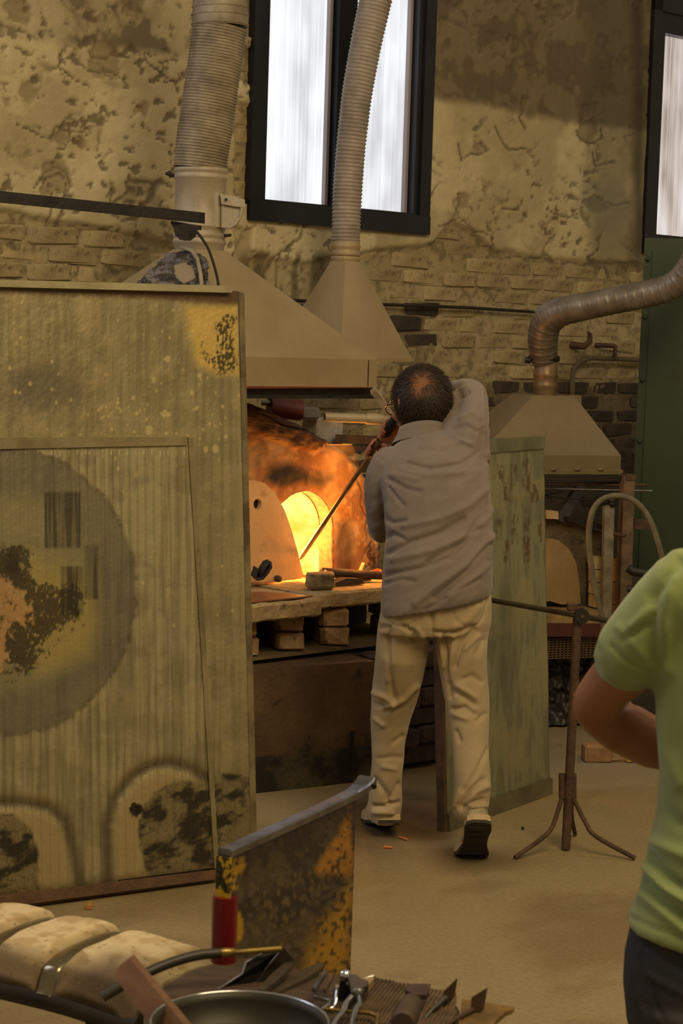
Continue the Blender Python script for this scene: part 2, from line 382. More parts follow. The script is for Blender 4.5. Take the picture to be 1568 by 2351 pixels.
# exposed brick ends beside the window
for k in range(9):
    if k in (3, 6): continue
    o = link('brick', bp_[k % 5], wall); o.location = WP(w1l - .02, w1b + .06 + k * .078, -.03); o.rotation_euler = (0, 0, wrot); o.scale = (.42, 1, 1)
print('wall bricks', nb)
# floor
fx, fy = np.meshgrid(np.linspace(-3.5, 3.8, 150), np.linspace(1.5, 13, 220), indexing='ij'); fx = fx.ravel(); fy = fy.ravel()
fn = fbm(fx * 1.6, fy * 1.6, seed=41, o=5); f2 = fbm(fx * 6, fy * 6, seed=42)
cf = np.tile(C(156, 140, 106), (len(fx), 1)); cf = mix(cf, C(138, 120, 86), sst(.4, .6, fn)); cf = mix(cf, C(164, 148, 116), sst(.5, .7, f2) * .4)
cf = mix(cf, C(146, 136, 118), sst(7.4, 8.2, fy + .3 * fx) * sst(.3, .8, fx) * .7)
fpx, fpy = proj(np.stack([fx, fy, fx * 0], -1))
dk_floor = soft(np.hypot(fpx - 880, (fpy - 1880) * 2.2) - 140 + 120 * (f2 - .5), 60); cf = mix(cf, C(70, 56, 38), dk_floor * .75)  # darker floor patch around the worker's left shoe
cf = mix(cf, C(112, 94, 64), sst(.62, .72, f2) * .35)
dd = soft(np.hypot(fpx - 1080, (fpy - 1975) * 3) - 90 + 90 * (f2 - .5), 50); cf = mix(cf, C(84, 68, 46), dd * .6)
m_floor = M('worn_concrete', vcol=True, rough=.62, bump=.25, bscale=22, fine=.2, bdist=.008, spec=.3)
cf = cf * np.array([.84, .80, .72])
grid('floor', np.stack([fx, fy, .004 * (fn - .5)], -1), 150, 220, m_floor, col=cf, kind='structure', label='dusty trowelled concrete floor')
# windows -----------------------------------------------------------
m_wfr = M('blue_black_window_paint', (30, 32, 38), (22, 22, 26), rough=.35, metal=.2, scale=5, fine=.05)
m_bead = M('pink_grey_bead', (150, 138, 140), rough=.5, fine=.05)
def pane_mat(name, warm):
    m = bpy.data.materials.new(name); m.use_nodes = True; nt = m.node_tree; N = nt.nodes; L = nt.links; N.remove(N['Principled BSDF'])
    tc = N.new('ShaderNodeTexCoord'); mp = N.new('ShaderNodeMapping'); mp.inputs['Scale'].default_value = (90, 90, .5); L.new(tc.outputs['Object'], mp.inputs[0])
    n = N.new('ShaderNodeTexNoise'); n.inputs['Scale'].default_value = 1; n.inputs['Detail'].default_value = 3; L.new(mp.outputs[0], n.inputs[0])
    mp2 = N.new('ShaderNodeMapping'); mp2.inputs['Scale'].default_value = (6, 6, 2.2); L.new(tc.outputs['Object'], mp2.inputs[0])
    n2 = N.new('ShaderNodeTexNoise'); n2.inputs['Scale'].default_value = 1; n2.inputs['Detail'].default_value = 2; L.new(mp2.outputs[0], n2.inputs[0])
    a = N.new('ShaderNodeMath'); a.operation = 'MULTIPLY_ADD'; L.new(n.outputs[0], a.inputs[0]); a.inputs[1].default_value = .34
    b = N.new('ShaderNodeMath'); b.operation = 'MULTIPLY'; L.new(n2.outputs[0], b.inputs[0]); b.inputs[1].default_value = .72; L.new(b.outputs[0], a.inputs[2])
    r = N.new('ShaderNodeValToRGB'); L.new(a.outputs[0], r.inputs[0])
    cs = ((.36, (196, 196, 202)), (.46, (210, 210, 214)), (.56, (226, 228, 230)), (.72, (244, 246, 250))) if not warm else ((.36, (140, 125, 118)), (.48, (184, 170, 160)), (.6, (205, 196, 190)), (.74, (226, 220, 216)))
    e = r.color_ramp.elements; e[0].position = cs[0][0]; e[0].color = (*srgb(cs[0][1]), 1); e[1].position = cs[-1][0]; e[1].color = (*srgb(cs[-1][1]), 1)
    for p_, c_ in cs[1:-1]: q = e.new(p_); q.color = (*srgb(c_), 1)
    em = N.new('ShaderNodeEmission'); em.inputs[1].default_value = 1.08; L.new(r.outputs[0], em.inputs[0]); L.new(em.outputs[0], N['Material Output'].inputs[0]); return m
pm1 = pane_mat('backlit_ribbed_polycarbonate', False); pm2 = pane_mat('backlit_ribbed_polycarbonate_warm', True)
def bar(mb, s0, s1, h0, h1, o0, o1):
    mb.prism([WP(s0, h0, o0), WP(s1, h0, o0), WP(s1, h1, o0), WP(s0, h1, o0)], NW * (o1 - o0))
def window(name, sl, sr, sb, panes, mats, label):
    f = MB(); bar(f, sl, sl + .07, sb, WTOP, -.10, .035); bar(f, sr - .07, sr, sb, WTOP, -.10, .035); bar(f, sl, sr, sb, sb + .09, -.10, .04); bar(f, sl, sr, WTOP - .09, WTOP, -.10, .035)
    w_ = f.build(name, m_wfr, kind='structure', label=label)
    cuts = [sl + .07] + [c for p in panes for c in p] + [sr - .07]
    for k, (a, b) in enumerate(panes):
        lo = pane_b[name][k]
        c = MB(); bar(c, cuts[2 * k], a, sb + .09, WTOP - .09, -.07, .02); bar(c, b, cuts[2 * k + 3], sb + .09, WTOP - .09, -.07, .02)
        bar(c, a, b, sb + .09, lo, -.07, .02); bar(c, a, b, WTOP - .2, WTOP - .09, -.07, .02)
        cs = c.build('casement', m_wfr, w_)
        g = MB(); bar(g, a, b, lo, WTOP - .2, -.05, -.044); g.build('pane', mats[k], cs)
        g = MB(); bar(g, b - .022, b - .004, lo, WTOP - .2, -.044, -.02); g.build('glazing_bead', m_bead, cs)
    return w_
pl = wall_sh(602, 460)[0]; pr = wall_sh(760, 470)[0]; ql = wall_sh(800, 480)[0]; qr = wall_sh(942, 487)[0]
pane_b = {'window_1': [wall_sh(680, 465)[1], wall_sh(880, 484)[1]], 'window_2': [wall_sh(1545, 542)[1]] * 2}
window('window_1', w1l, w1r, w1b, [(pl, pr), (ql, qr)], [pm1, pm1], 'dark framed two-casement window with bright frosted panes behind the ducts')
a2 = wall_sh(1500, 540)[0]
window('window_2', w2l, w2r, w2b, [(a2, a2 + (pr - pl)), (a2 + (ql - pl), a2 + (qr - pl))], [pm2, pm2], 'dark framed window at the right edge with warm frosted panes')
# thin conduit along the wall
t = MB(); ps = [wall_sh(x, y) for x, y in ((640, 688), (760, 695), (900, 700), (1060, 706), (1215, 716))]
t.tube([WP(s, h, .03) for s, h in ps], .008, 8); t.build('trim_1', m_iron, kind='structure', label='thin dark horizontal pipe along the back wall')
# ================================================================== FURNACE 1
A1 = Vector((-.31, 7.35, 0)); U1 = Vector((.722, .692, 0)); V1 = Vector((-.692, .722, 0)); Z = Vector((0, 0, 1))
def FP(s, v, h): return A1 + U1 * s + V1 * v + Z * h
def fsh(px, py, v):
    p = hit(px, py, FP(0, v, 0), V1); q = p - FP(0, v, 0); return q.dot(U1), q.z
R1 = Matrix((U1, V1, Z)).transposed()
fur = thing('furnace', FP(.1, .4, 0), 'large glory-hole furnace with glowing arched mouth, clay crown and brick-propped slab hearth', 'furnace')
m_base = M('scorched_render', (104, 82, 56), (76, 58, 42), rough=.85, scale=4, bump=.5, bscale=26, c3=(52, 42, 32), fine=.2)
SB = .03
# base
mb = MB(); b0 = FL(560, 1822); b1 = FL(852, 1790); b1 = b1 + (b1 - b0) * .0
dirb = (b1 - b0).normalized(); back = Vector((-dirb.y, dirb.x, 0))
hs = fsh(700, 1492, -.02)[1]
mb.prism([b0, b1, b1 + back * .7, b0 + back * .7], Z * (hs - .03)); base = mb.build('base', m_base, fur)
mb = MB(); mb.prism([b0 - back * .012 + Z * .0, b1 - back * .012, b1 - back * .0, b0], Z * .135)
for fr in (.48, .82): mb.prism([b0.lerp(b1, fr) - back * .016, b0.lerp(b1, fr + .012) - back * .016, b0.lerp(b1, fr + .012), b0.lerp(b1, fr)], Z * .2)
mb.build('skirting', M('sooty_cement', (92, 82, 60), (34, 30, 24), rough=.8, scale=5, contrast=(.42, .58)), fur)
# brick pier right of the base
bf = [brick_mesh(i + 50, M('pier_brick', (70, 55, 42), (46, 38, 31), rough=.85, scale=9, bump=.5, rnd=.12), L=.236, H=.074, D=.11, wob=.0025) for i in range(3)]
pr0 = b1 + dirb * .0
for r_ in range(6):
    for c_ in range(3):
        o = link('brick', bf[(r_ + c_) % 3], fur); q = pr0 + dirb * (.03 + .243 * c_ + (.1 if r_ % 2 else 0)) + back * (.085 + .05 * c_)
        o.location = q + Z * (.06 + r_ * .0765 ) - origin_of(fur); o.rotation_euler = (0, 0, math.atan2(dirb.y, dirb.x) + .12 * c_)
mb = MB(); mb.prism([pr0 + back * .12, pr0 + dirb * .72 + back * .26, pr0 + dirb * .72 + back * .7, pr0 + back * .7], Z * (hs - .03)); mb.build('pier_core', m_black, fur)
# shelf plate
mb = MB(); mb.prism([FP(-.55, -.05, hs), FP(.95, -.05, hs), FP(.95, .5, hs), FP(-.55, .5, hs)], Z * -.012); mb.build('shelf_plate', M('dusty_plate', (120, 104, 72), (84, 70, 48), rough=.7, scale=7), fur)
# black box added to put shade into the void between the props
mb = MB(); mb.box(FP(.2, .62, (hs + fsh(790, 1394, -.03)[1]) / 2), (1.5, .5, fsh(790, 1394, -.03)[1] - hs - .004), R1); mb.build('shade_core', m_black, fur)
# slabs
top = fsh(700, 1325, .38)[1]
def slab(s0, s1, v0, v1, h0, h1, name='slab', mat=None, seed=0, **k):
    n = 40; mnv = 16; rows = []
    prof = [(v1, h0), (v0 + .01, h0), (v0, h0 + .008), (v0, (h0 + h1) / 2), (v0, h1 - .01), (v0 + .01, h1), (v1, h1)]
    rg = []
    for i in range(n + 1):
        s = s0 + (s1 - s0) * i / n; e = min(i, n - i); sh = .012 if e == 0 else 0
        rg.append([FP(s, v + sh + .006 * (float(vn(s * 30, h * 40, v * 10, seed)) - .5), h + (.007 * (float(vn(s * 20, v * 20, h * 30, seed + 3)) - .5))) for v, h in prof])
    m_ = MB(); m_.rings(rg, True, False); return m_.build(name, mat or M('castable_slab', (178, 158, 116), (150, 128, 90), rough=.9, scale=9, bump=.7, bscale=40, c3=(112, 96, 66), fine=.2, bdist=.02), fur, **k)
sm = fsh(708, 1400, -.02)[0]
hb = fsh(790, 1394, -.03)[1]
slab(sm + .004, 1.0, -.03, .40, hb, top, seed=2); slab(-.6, sm - .004, -.11, .39, hb - .012, top - .006, seed=5)
mb = MB(); a_ = [(-.55, -.105), (sm - .03, -.075), (sm - .13, .12), (-.55, .14)]
mb.prism([FP(s, v, top - .003) for s, v in a_], Z * .006); mb.build('hearth_sheet', M('copper_toned_sheet', (150, 110, 80), rough=.35, metal=.6), fur)
# props between shelf and slab
bs = [brick_mesh(i + 80, m_bfire, L=.115, H=.07, D=.24, wob=.005) for i in range(4)]
for x, ang in ((560, .2), (665, .22), (762, .18), (905, .1)):
    s, h = fsh(x, 1470, .06)
    for k in (0, 1):
        o = link('brick', bs[(k + int(x)) % 4], fur); o.location = FP(s + random.uniform(-.006, .006), .08 + .01 * k, hs + .036 + k * .0735) - origin_of(fur)
        o.rotation_euler = (0, 0, math.atan2(U1.y, U1.x) - ang - .35)
# body: relief ring between arch mouth and ragged outline
cx_s, _ = fsh(692, 1325, .38); ar = abs(fsh(766, 1250, .38)[0] - cx_s); at = fsh(690, 1128, .38)[1]; h0 = top
def arch(n):
    pts = [(cx_s - ar, h0)]
    for i in range(n + 1):
        a = math.pi - math.pi * i / n; pts.append((cx_s + ar * math.cos(a), at - ar * 1.0 + ar * math.sin(a)))
    pts.append((cx_s + ar, h0)); return pts
outp = [fsh(x, y, .38) for x, y in ((500, 1330), (470, 1200), (470, 930), (520, 912), (575, 922), (610, 932), (650, 950), (700, 972), (735, 995), (770, 1012), (806, 1030), (846, 1080), (878, 1130), (896, 1200), (900, 1330))]
def resample(pts, n):
    p = np.array(pts, float); L = np.concatenate([[0], np.cumsum(np.hypot(*np.diff(p, axis=0).T))]); t = np.linspace(0, L[-1], n)
    return np.stack([np.interp(t, L, p[:, 0]), np.interp(t, L, p[:, 1])], -1)
NA = 260
ain = resample(arch(24), NA); aout = resample(outp, NA)
# match by angle around the arch centre
cc = np.array([cx_s, at - ar * .6])
def byang(p):
    a = np.arctan2(p[:, 1] - cc[1], p[:, 0] - cc[0]); a = np.where(a < -math.pi / 2, a + 2 * math.pi, a); return a
ao = byang(aout); o_ = np.argsort(-ao); ai = byang(ain)
aout2 = np.stack([np.interp(-ai, -ao[o_], aout[o_, 0]), np.interp(-ai, -ao[o_], aout[o_, 1])], -1)
aout2[0] = aout[0]; aout2[-1] = aout[-1]
K = 120; rows = []; NVV = []
tt = np.linspace(0, 1, K)
inner_v = [(.09, .0), (.07, .0), (.05, .0), (.03, .0), (.012, .0)]
ring3 = []
for dv, g in inner_v: ring3.append(np.c_[ain, np.full(NA, .38 + dv)])
for t_ in tt:
    p = ain * (1 - t_) + aout2 * t_; ring3.append(np.c_[p, .38 + .10 * max(0, (t_ - .80) / .20) ** 2.4 + np.zeros(NA)])
for dv, sc in ((.24, .985), (.4, .97), (.6, .95), (.75, .93)):
    p = cc + (aout2 - cc) * sc; ring3.append(np.c_[p, np.full(NA, .38 + dv)])
G = np.array(ring3); KK = len(G); G = G.reshape(-1, 3)
r1 = fbm(G[:, 0] * 6, G[:, 1] * 6, G[:, 2] * 6, seed=61); r2 = fbm(G[:, 0] * 28, G[:, 1] * 28, G[:, 2] * 28, seed=62); 
Vb = np.array([list(FP(*[a, c, b])) for a, b, c in G]); qx, qy = proj(Vb)
ledge = np.interp(qx, [500, 575, 640, 700, 760, 830], [985, 990, 1010, 1035, 1015, 1040]) + 22 * (r2 - .5)
clay = sst(8, -8, qy - ledge)                       # the wet-clay crown is proud of the face
rotten = soft(-(qx - 838 - 18 * r1) + 30 * (r2 - .5), 14) * sst(1110, 1180, qy)
r4 = fbm(G[:, 0] * 70, G[:, 1] * 70, G[:, 2] * 70, seed=63)
rel = .03 * (r1 - .5) + .014 * (r2 - .5) + .006 * (r4 - .5) + clay * .045 * (r2 - .5) + clay * (.03 + .035 * (r1 - .5)) + rotten * (-.05 + .09 * (r2 - .3)) + .012 * soft(segd(qx, qy, [(640, 1105), (690, 1090), (750, 1110), (790, 1170)]) - 16, 10)
crack = .6 * sst(3, .5, segd(qx, qy, [(820, 1100), (832, 1130), (826, 1160), (842, 1190), (838, 1215)])) + sst(3, 1, segd(qx, qy, [(600, 950), (640, 975), (700, 990)]))
rel = rel - .012 * crack
Vb = Vb - rel[:, None] * np.array(V1)[None, :]
cb = np.tile(C(186, 150, 106), (len(G), 1)); cb = mix(cb, C(140, 96, 58), sst(.4, .6, r1)); cb = mix(cb, C(196, 160, 108), sst(.55, .7, r2) * .5)
cb = mix(cb, C(96, 68, 52), clay * .9); cb = mix(cb, C(70, 52, 40), clay * sst(.5, .65, r2) * .6); cb = mix(cb, C(190, 150, 110), soft(np.abs(qy - ledge - 6) - 7, 5) * sst(.4, .5, r2) * .8)
soot = soft(sdp(qx, qy, [(605, 1100), (618, 1070), (660, 1062), (720, 1085), (770, 1085), (765, 1105), (735, 1125), (690, 1112), (645, 1125)]) + 26 * (r1 - .5), 14)
cb = mix(cb, C(30, 22, 17), soot * .96); cb = mix(cb, C(46, 30, 22), soft(sdp(qx, qy, [(775, 1200), (800, 1190), (815, 1240), (815, 1330), (770, 1330), (766, 1260)]) + 20 * (r1 - .5), 16) * .8)
cb = mix(cb, C(48, 34, 26), rotten * sst(.4, .6, r2) * .9); cb = mix(cb, C(30, 20, 16), np.clip(crack, 0, 1) * .9)
cb = mix(cb, mix(np.tile(C(120, 66, 30), (len(G), 1)), C(60, 26, 12), sst(.42, .6, r4)), (np.arange(len(G)) < 6 * NA) * .9)
body = grid('refractory_body', Vb, KK, NA, m_vcol, fur, col=cb)
# glowing chamber
m_glow = EM('glowing_chamber', (255, 196, 62), 1.35, (255, 236, 130), scale=5, stretch=(1, 1, 2.5))
mb = MB(); n = 28; rg = []
for dv, k_ in ((.09, 1.0), (.095, 1.35), (.3, 1.6), (.5, 1.5), (.62, 1.0), (.64, .02)):
    rg.append([FP(cx_s + (q[0] - cx_s) * k_, .38 + dv, h0 - .01 + (q[1] - h0) * (k_ if k_ < 1.3 else 1.3)) for q in resample(arch(24) + [(cx_s - ar, h0)], n + 1)[:-1]])
mb.rings(rg, False, True); mb.build('glowing_chamber', m_glow, fur)
mb = MB(); mb.prism([FP(cx_s - ar * 1.0, .40, top - .004), FP(cx_s + ar * 1.0, .40, top - .004), FP(cx_s + ar * 1.4, 1.0, top - .004), FP(cx_s - ar * 1.4, 1.0, top - .004)], Z * -.05)
mb.build('chamber_floor', m_glow, fur)
# embers along the sill
mb = MB()
for k in range(46):
    x = random.uniform(590, 870); s, h = fsh(x, 1325, .37); r_ = random.uniform(.004, .013)
    mb.ball(FP(s, .365 + random.uniform(-.02, .012), top + r_ * .5), (r_ * 1.8, r_, r_ * .7), 6)
e_ = mb.build('sill_embers', EM('embers', (255, 150, 40), 1.4, (200, 70, 16), scale=40), fur, kind='stuff')
# fire light
pm = FP(cx_s, .34, top + .2)
lamp('fire_mouth_light', 'AREA', FP(cx_s, .66, top + .17), 30, (1.0, .36, .06), .26, FP(cx_s, -.6, top + .22))
lamp('flame_light', 'POINT', FP(cx_s + .17, .20, at + .0), 2.4, (1.0, .36, .05), .07)
lamp('fire_low_light', 'POINT', FP(cx_s + .1, .14, top + .16), 3.0, (1.0, .36, .06), .05)
# flame: emission-only volume licking up the face
m_fl = bpy.data.materials.new('flame_gas'); m_fl.use_nodes = True; nt = m_fl.node_tree; N_ = nt.nodes; L_ = nt.links; N_.remove(N_['Principled BSDF'])
tc = N_.new('ShaderNodeTexCoord'); mp = N_.new('ShaderNodeMapping'); mp.inputs['Scale'].default_value = (9, 9, 4); L_.new(tc.outputs['Object'], mp.inputs[0])
nn = N_.new('ShaderNodeTexNoise'); nn.inputs['Scale'].default_value = 1.3; nn.inputs['Detail'].default_value = 4; nn.inputs['Distortion'].default_value = 1.4; L_.new(mp.outputs[0], nn.inputs[0])
mr = N_.new('ShaderNodeMapRange'); mr.inputs[1].default_value = .47; mr.inputs[2].default_value = .72; mr.inputs[4].default_value = 5.0; L_.new(nn.outputs[0], mr.inputs[0])
ve = N_.new('ShaderNodeEmission'); ve.inputs[0].default_value = (1, .27, .03, 1); L_.new(mr.outputs[0], ve.inputs[1]); L_.new(ve.outputs[0], N_['Material Output'].inputs['Volume'])
mb = MB(); rg = []
for x, y, wx, wv in ((738, 1180, 30, .03), (752, 1130, 52, .06), (762, 1085, 62, .07), (765, 1050, 54, .06), (768, 1020, 30, .04)):
    s, h = fsh(x, y, .28); wx = wx / 4500 * 7.95 / .72
    rg.append([FP(s + wx * math.cos(a), .26 + wv * math.sin(a), h) for a in [2 * math.pi * i / 14 for i in range(14)]])
mb.rings(rg); mb.build('flame', m_fl, label='orange flame licking up the furnace face above the open mouth', cat='flame')
# ================================================================== door slab, loose pieces on the hearth
def plate_hole(name, outline, hole, n, thick, tr, mat, parent, **k):
    """flat plate with a hole; outline/hole 2-D, tr maps (x, y, depth) to world"""
    a = resample(outline + [outline[0]], n + 1)[:-1]; c = np.mean(hole, axis=0)
    ang = lambda p: np.arctan2(p[:, 1] - c[1], p[:, 0] - c[0]); t = ang(a); r = np.hypot(*(np.array(hole) - c).T).mean()
    b = np.stack([c[0] + r * np.cos(t), c[1] + r * np.sin(t)], -1); e = .004
    m_ = MB(); R_ = []
    for q, d in ((b, thick), (b, e), (b + (b - c) / r * e, 0), (a * .99 + c * .01, 0), (a, e), (a, thick), (b, thick)): R_.append([tr(x, y, d) for x, y in q])
    m_.rings(R_, False, False); return m_.build(name, mat, parent, **k)
dth = .035
def fsh_v(px, py, v): return fsh(px, py, v)
dv0 = .27
dpts = [(497, 1340), (500, 1270), (508, 1210), (520, 1165), (545, 1130), (570, 1110), (600, 1104), (626, 1110), (650, 1136), (668, 1175), (680, 1220), (690, 1270), (698, 1322), (699, 1328), (600, 1340)]
dout = [fsh(x, y, dv0) for x, y in dpts]; dh = [fsh(607 + 9 * math.cos(t), 1160 + 11 * math.sin(t), dv0) for t in np.linspace(0, 6.28, 12)[:-1]]
hmin = min(h for s, h in dout); hmin0 = top + .002
door = thing('furnace_door', FP(dout[0][0] + .12, dv0, top), 'pale arched refractory door slab with peephole leaning at the furnace mouth', 'furnace door')
m_door = M('pale_refractory', (206, 168, 122), (188, 148, 100), rough=.85, scale=4, bump=.25, bscale=60, fine=.1, c3=(176, 134, 92))
plate_hole('door_slab', [(s, max(h, hmin0)) for s, h in dout], dh, 72, dth, lambda s, h, d: FP(s, dv0 + d + (h - top) * .12, h), m_door, door)
mb = MB()
s, h = fsh(640, 1320, dv0 - .012); mb.lathe(FP(s, dv0 - .004, top + .022), [(.004, -.02), (.012, -.018), (.014, 0), (.013, .014), (.004, .018)], 10, -V1); mb.build('door_knob', m_rust, door)
mb = MB(); cpt = np.mean(dh, axis=0); mb.lathe(FP(cpt[0], dv0 + .022 + (cpt[1] - top) * .12, cpt[1]), [(.0005, 0), (.024, 0), (.024, .012), (.0005, .012)], 14, V1); mb.build('peephole_dark_disc', m_black, door)  # added black disc keeps the hole dark in front of the lit body
# wire handles twisted, clipped to the door
mb = MB()
for k in range(4):
    q = [P(x + k * 3, y + k * 2, 7.62 - .01 * k) for x, y in ((578, 1322), (584, 1300), (590, 1318), (598, 1302), (606, 1290), (613, 1286), (613, 1296), (604, 1310), (594, 1322), (580, 1324))]
    mb.tube(q, .006, 6)
gl = mb.build('wire_tongs', m_iron, label='bent grey wire tongs in front of the pale door slab, beside the big shield', cat='tongs')
# loose block
s, h = fsh(733, 1356, .06)
brick_o = link('hearth_block', brick_mesh(99, M('charred_block', (150, 130, 92), (92, 78, 52), rough=.9, scale=14, bump=.8, c3=(60, 50, 34), fine=.25), L=.115, H=.062, D=.075, wob=.006), None, 'small rough stone block lying near the front edge of the hearth', 'block', None, None, FP(s, .055, top + .038))
brick_o.rotation_euler = (0, 0, .05)
# charred rod with split wood pieces
mb = MB(); p0 = P(738, 1305, 7.80); p1 = P(900, 1338, 7.98); hgt = top + .055
q0 = Vector((p0.x, p0.y, top + .05)); q1 = Vector((p1.x, p1.y, top + .022)); mb.tube([q0.lerp(q1, t) for t in (0, .01, .2, .5, .8, 1)], [.016, .020, .020, .018, .017, .015], 10)
mb.build('charred_bar', M('charred_wood', (60, 40, 28), (36, 26, 20), rough=.8, scale=20, bump=.5), label='long dark charred bar lying across the hearth beside the mouth', cat='bar')
def shard(px_, py_, z_, sx, sy, sz, ang, lab, tilt=0, mat=None):
    q = P(px_, py_, z_); o = MB(); Rm = Euler((tilt, 0, ang)).to_matrix()
    o.prism([Vector((q.x, q.y, top + .004)) + Rm @ Vector(a) for a in ((-sx, 0, 0), (sx, 0, 0), (sx * .7, 0, sz), (-sx * .1, 0, sz * 1.25), (-sx * .8, 0, sz * .45))], Rm @ Vector((0, sy, 0)))
    return o.build('brick_shard', mat or m_bfire, label=lab, cat='shard')
shard(752, 1322, 7.72, .035, .03, .052, .3, 'triangular pale brick shard propping the charred bar')
shard(800, 1330, 7.79, .09, .05, .022, .7, 'flat dark shard under the charred bar', mat=m_bdark)
shard(838, 1326, 7.93, .035, .02, .06, .7, 'pointed glowing-lit shard behind the charred bar')
# ================================================================== HOODS
def sheet_hood(root, corners, hb_, ht_, nc, nr, hn, mat, th=.004, lip=.03):
    c0 = sum((Vector(c) for c in corners), Vector()) / 4; n = 8
    def rect(h, inset=0.0, k=1.0):
        out = []
        for i in range(4):
            a, b = Vector(corners[i]), Vector(corners[(i + 1) % 4])
            for j in range(n):
                p = a.lerp(b, j / n); d = (p - c0); p = p - d * (inset / max(d.length, .01)); out.append(Vector((p.x, p.y, h)))
        return out
    R0 = rect(ht_); ang = [math.atan2(p.y - c0.y, p.x - c0.x) for p in R0]
    circ = lambda h, r: [Vector((nc.x + r * math.cos(a), nc.y + r * math.sin(a), h)) for a in ang]
    cn = MB(); C1_ = circ(hn, nr); Ri = rect(ht_ - .002, th * 1.4); C2_ = circ(hn, nr - th)
    for i in range(4):
        q = [(i * n + j) % (4 * n) for j in range(n + 1)]
        cn.rings([[A_[j] for j in q] for A_ in (R0, C1_)], False, True, False); cn.rings([[A_[j] for j in q] for A_ in (C2_, Ri)], False, True, False)
    cn.build('canopy', mat, root)
    sk = MB(); sk.rings([rect(ht_ + .001), rect(hb_), rect(hb_, lip), rect(hb_ + .004, lip), rect(hb_ + .004, .006), rect(ht_, .006)], False, False); sk.build('skirt', mat, root)
def collar(root, c, r, h0_, h1_, mat, bands, name='neck_collar'):
    pr = [(r * .96, h0_)]; hs_ = sorted(bands)
    for b in hs_: pr += [(r, b - .012), (r * 1.05, b - .006), (r * 1.06, b), (r * 1.05, b + .006), (r, b + .012)]
    pr += [(r, h1_), (r * .95, h1_), (r * .95, h0_)]
    o = MB(); o.lathe(Vector((c.x, c.y, 0)), pr, 36, cap=False); return o.build(name, mat, root)
def hgt_at(px_, py_, y): return P(px_, py_, y).z
# hood 1
sr, hb1 = fsh(864, 889, -.02); _, ht1 = fsh(864, 826, -.02); n1c = P(457, 575, 7.80)
cor = [FP(sr, -.02, 0), FP(sr, .98, 0), FP(sr - 1.0, .98, 0), FP(sr - 1.0, -.02, 0)]
hood1 = thing('exhaust_hood', FP(sr - .5, .48, hb1), 'large cream sheet-metal hood over the glowing furnace', 'hood')
sheet_hood(hood1, cor, hb1, ht1, n1c, .104, n1c.z, m_hood)
mb = MB(); mb.prism([FP(sr - .05, -.0225, hb1 + .002), FP(sr - .046, -.0225, hb1 + .002), FP(sr - .046, -.0225, ht1 - .002), FP(sr - .05, -.0225, ht1 - .002)], V1 * .003); mb.build('seam', m_rust, hood1)
h_ = [hgt_at(457, y, 7.8) for y in (385, 575, 408, 392, 520, 541, 556)]
collar(hood1, n1c, .100, h_[1] - .005, h_[0], m_galv, h_[2:])
mb = MB(); mb.prism([FP(sr - 1.0, -.010, hb1 - .010), FP(sr - .03, -.010, hb1 - .004), FP(sr - .03, -.010, hb1 + .004), FP(sr - 1.0, -.010, hb1 + .004)], V1 * .01); mb.build('painted_glow_strip', M('firelight_salmon_paint', (206, 104, 66), rough=.5), hood1)  # firelight on the rim edge, put into the strip's salmon colour
# rail under the hood
mb = MB(); hr = hgt_at(700, 906, 7.6)
mb.prism([FP(-.6, .02, hr), FP(sr + .02, .02, hr), FP(sr + .02, .02, hr + .030), FP(-.6, .02, hr + .030)], V1 * .04)
mb.prism([FP(-.6, .0, hr - .012), FP(sr + .02, .0, hr - .012), FP(sr + .02, .0, hr + .002), FP(-.6, .0, hr + .002)], V1 * .05); mb.build('support_rail', m_iron, hood1)
for s__ in (-.55, sr - .25):
    mb = MB(); mb.box(FP(s__, .04, hb1 - .006), (.03, .02, .05), R1); mb.build('rail_hanger', m_iron, hood1)
# soot and torn rag on the left face, curved strip
def on_left(px_, py_, off=.006):       # point on the left slope plane of hood 1
    a = FP(sr - 1.0, -.02, ht1); b = FP(sr - 1.0, .98, ht1); c = n1c + Vector((-.075, -.07, 0)); nrm = (b - a).cross(c - a).normalized()
    if nrm.y > 0: nrm = -nrm
    return hit(px_, py_, a, nrm) + nrm * off
m_soot = M('greasy_soot', (96, 92, 90), (34, 32, 30), spec=.1, rough=.95, scale=20, bump=.6, bscale=60, fine=.3)
gx, gy = [q.ravel() for q in np.meshgrid(np.linspace(290, 482, 90), np.linspace(572, 662, 60), indexing='ij')]
Vg = np.array([list(on_left(x, y, .004)) for x, y in zip(gx, gy)]); z1 = fbm(gx / 22, gy / 12, seed=501, o=5); z2 = fbm(gx / 5, gy / 5, seed=502)
dsoot = sdp(gx, gy, [(400, 580), (425, 573), (456, 576), (474, 600), (482, 664), (330, 664), (305, 652), (345, 618), (372, 594)]) + 26 * (z1 - .5)
csg = np.tile(C(120, 112, 104), (len(gx), 1)); csg = mix(csg, C(30, 27, 25), sst(.38, .56, z1 * .6 + z2 * .4)); csg = mix(csg, C(92, 76, 52), sst(.55, .66, z2) * .6)
csg = mix(csg, C(158, 136, 104), soft(sdp(gx, gy, [(402, 612), (428, 604), (446, 620), (452, 640), (424, 656), (404, 642)]) + 12 * (z1 - .5), 2) * .9)
def smk(q):
    x, y = proj(q); return np.array([float(v) for v in (sdp(x, y, [(400, 580), (425, 573), (456, 576), (474, 600), (482, 664), (330, 664), (305, 652), (345, 618), (372, 594)]) + 26 * (fbm(x / 22, y / 12, seed=501, o=5) - .5))]) < 0
grid('soot_crust', Vg + (.006 * (z2 - .3))[:, None] * np.array([-.5, -.8, .3]), 90, 60, m_vcol, hood1, col=csg, mask=smk, close=(.003, .004, -.002))
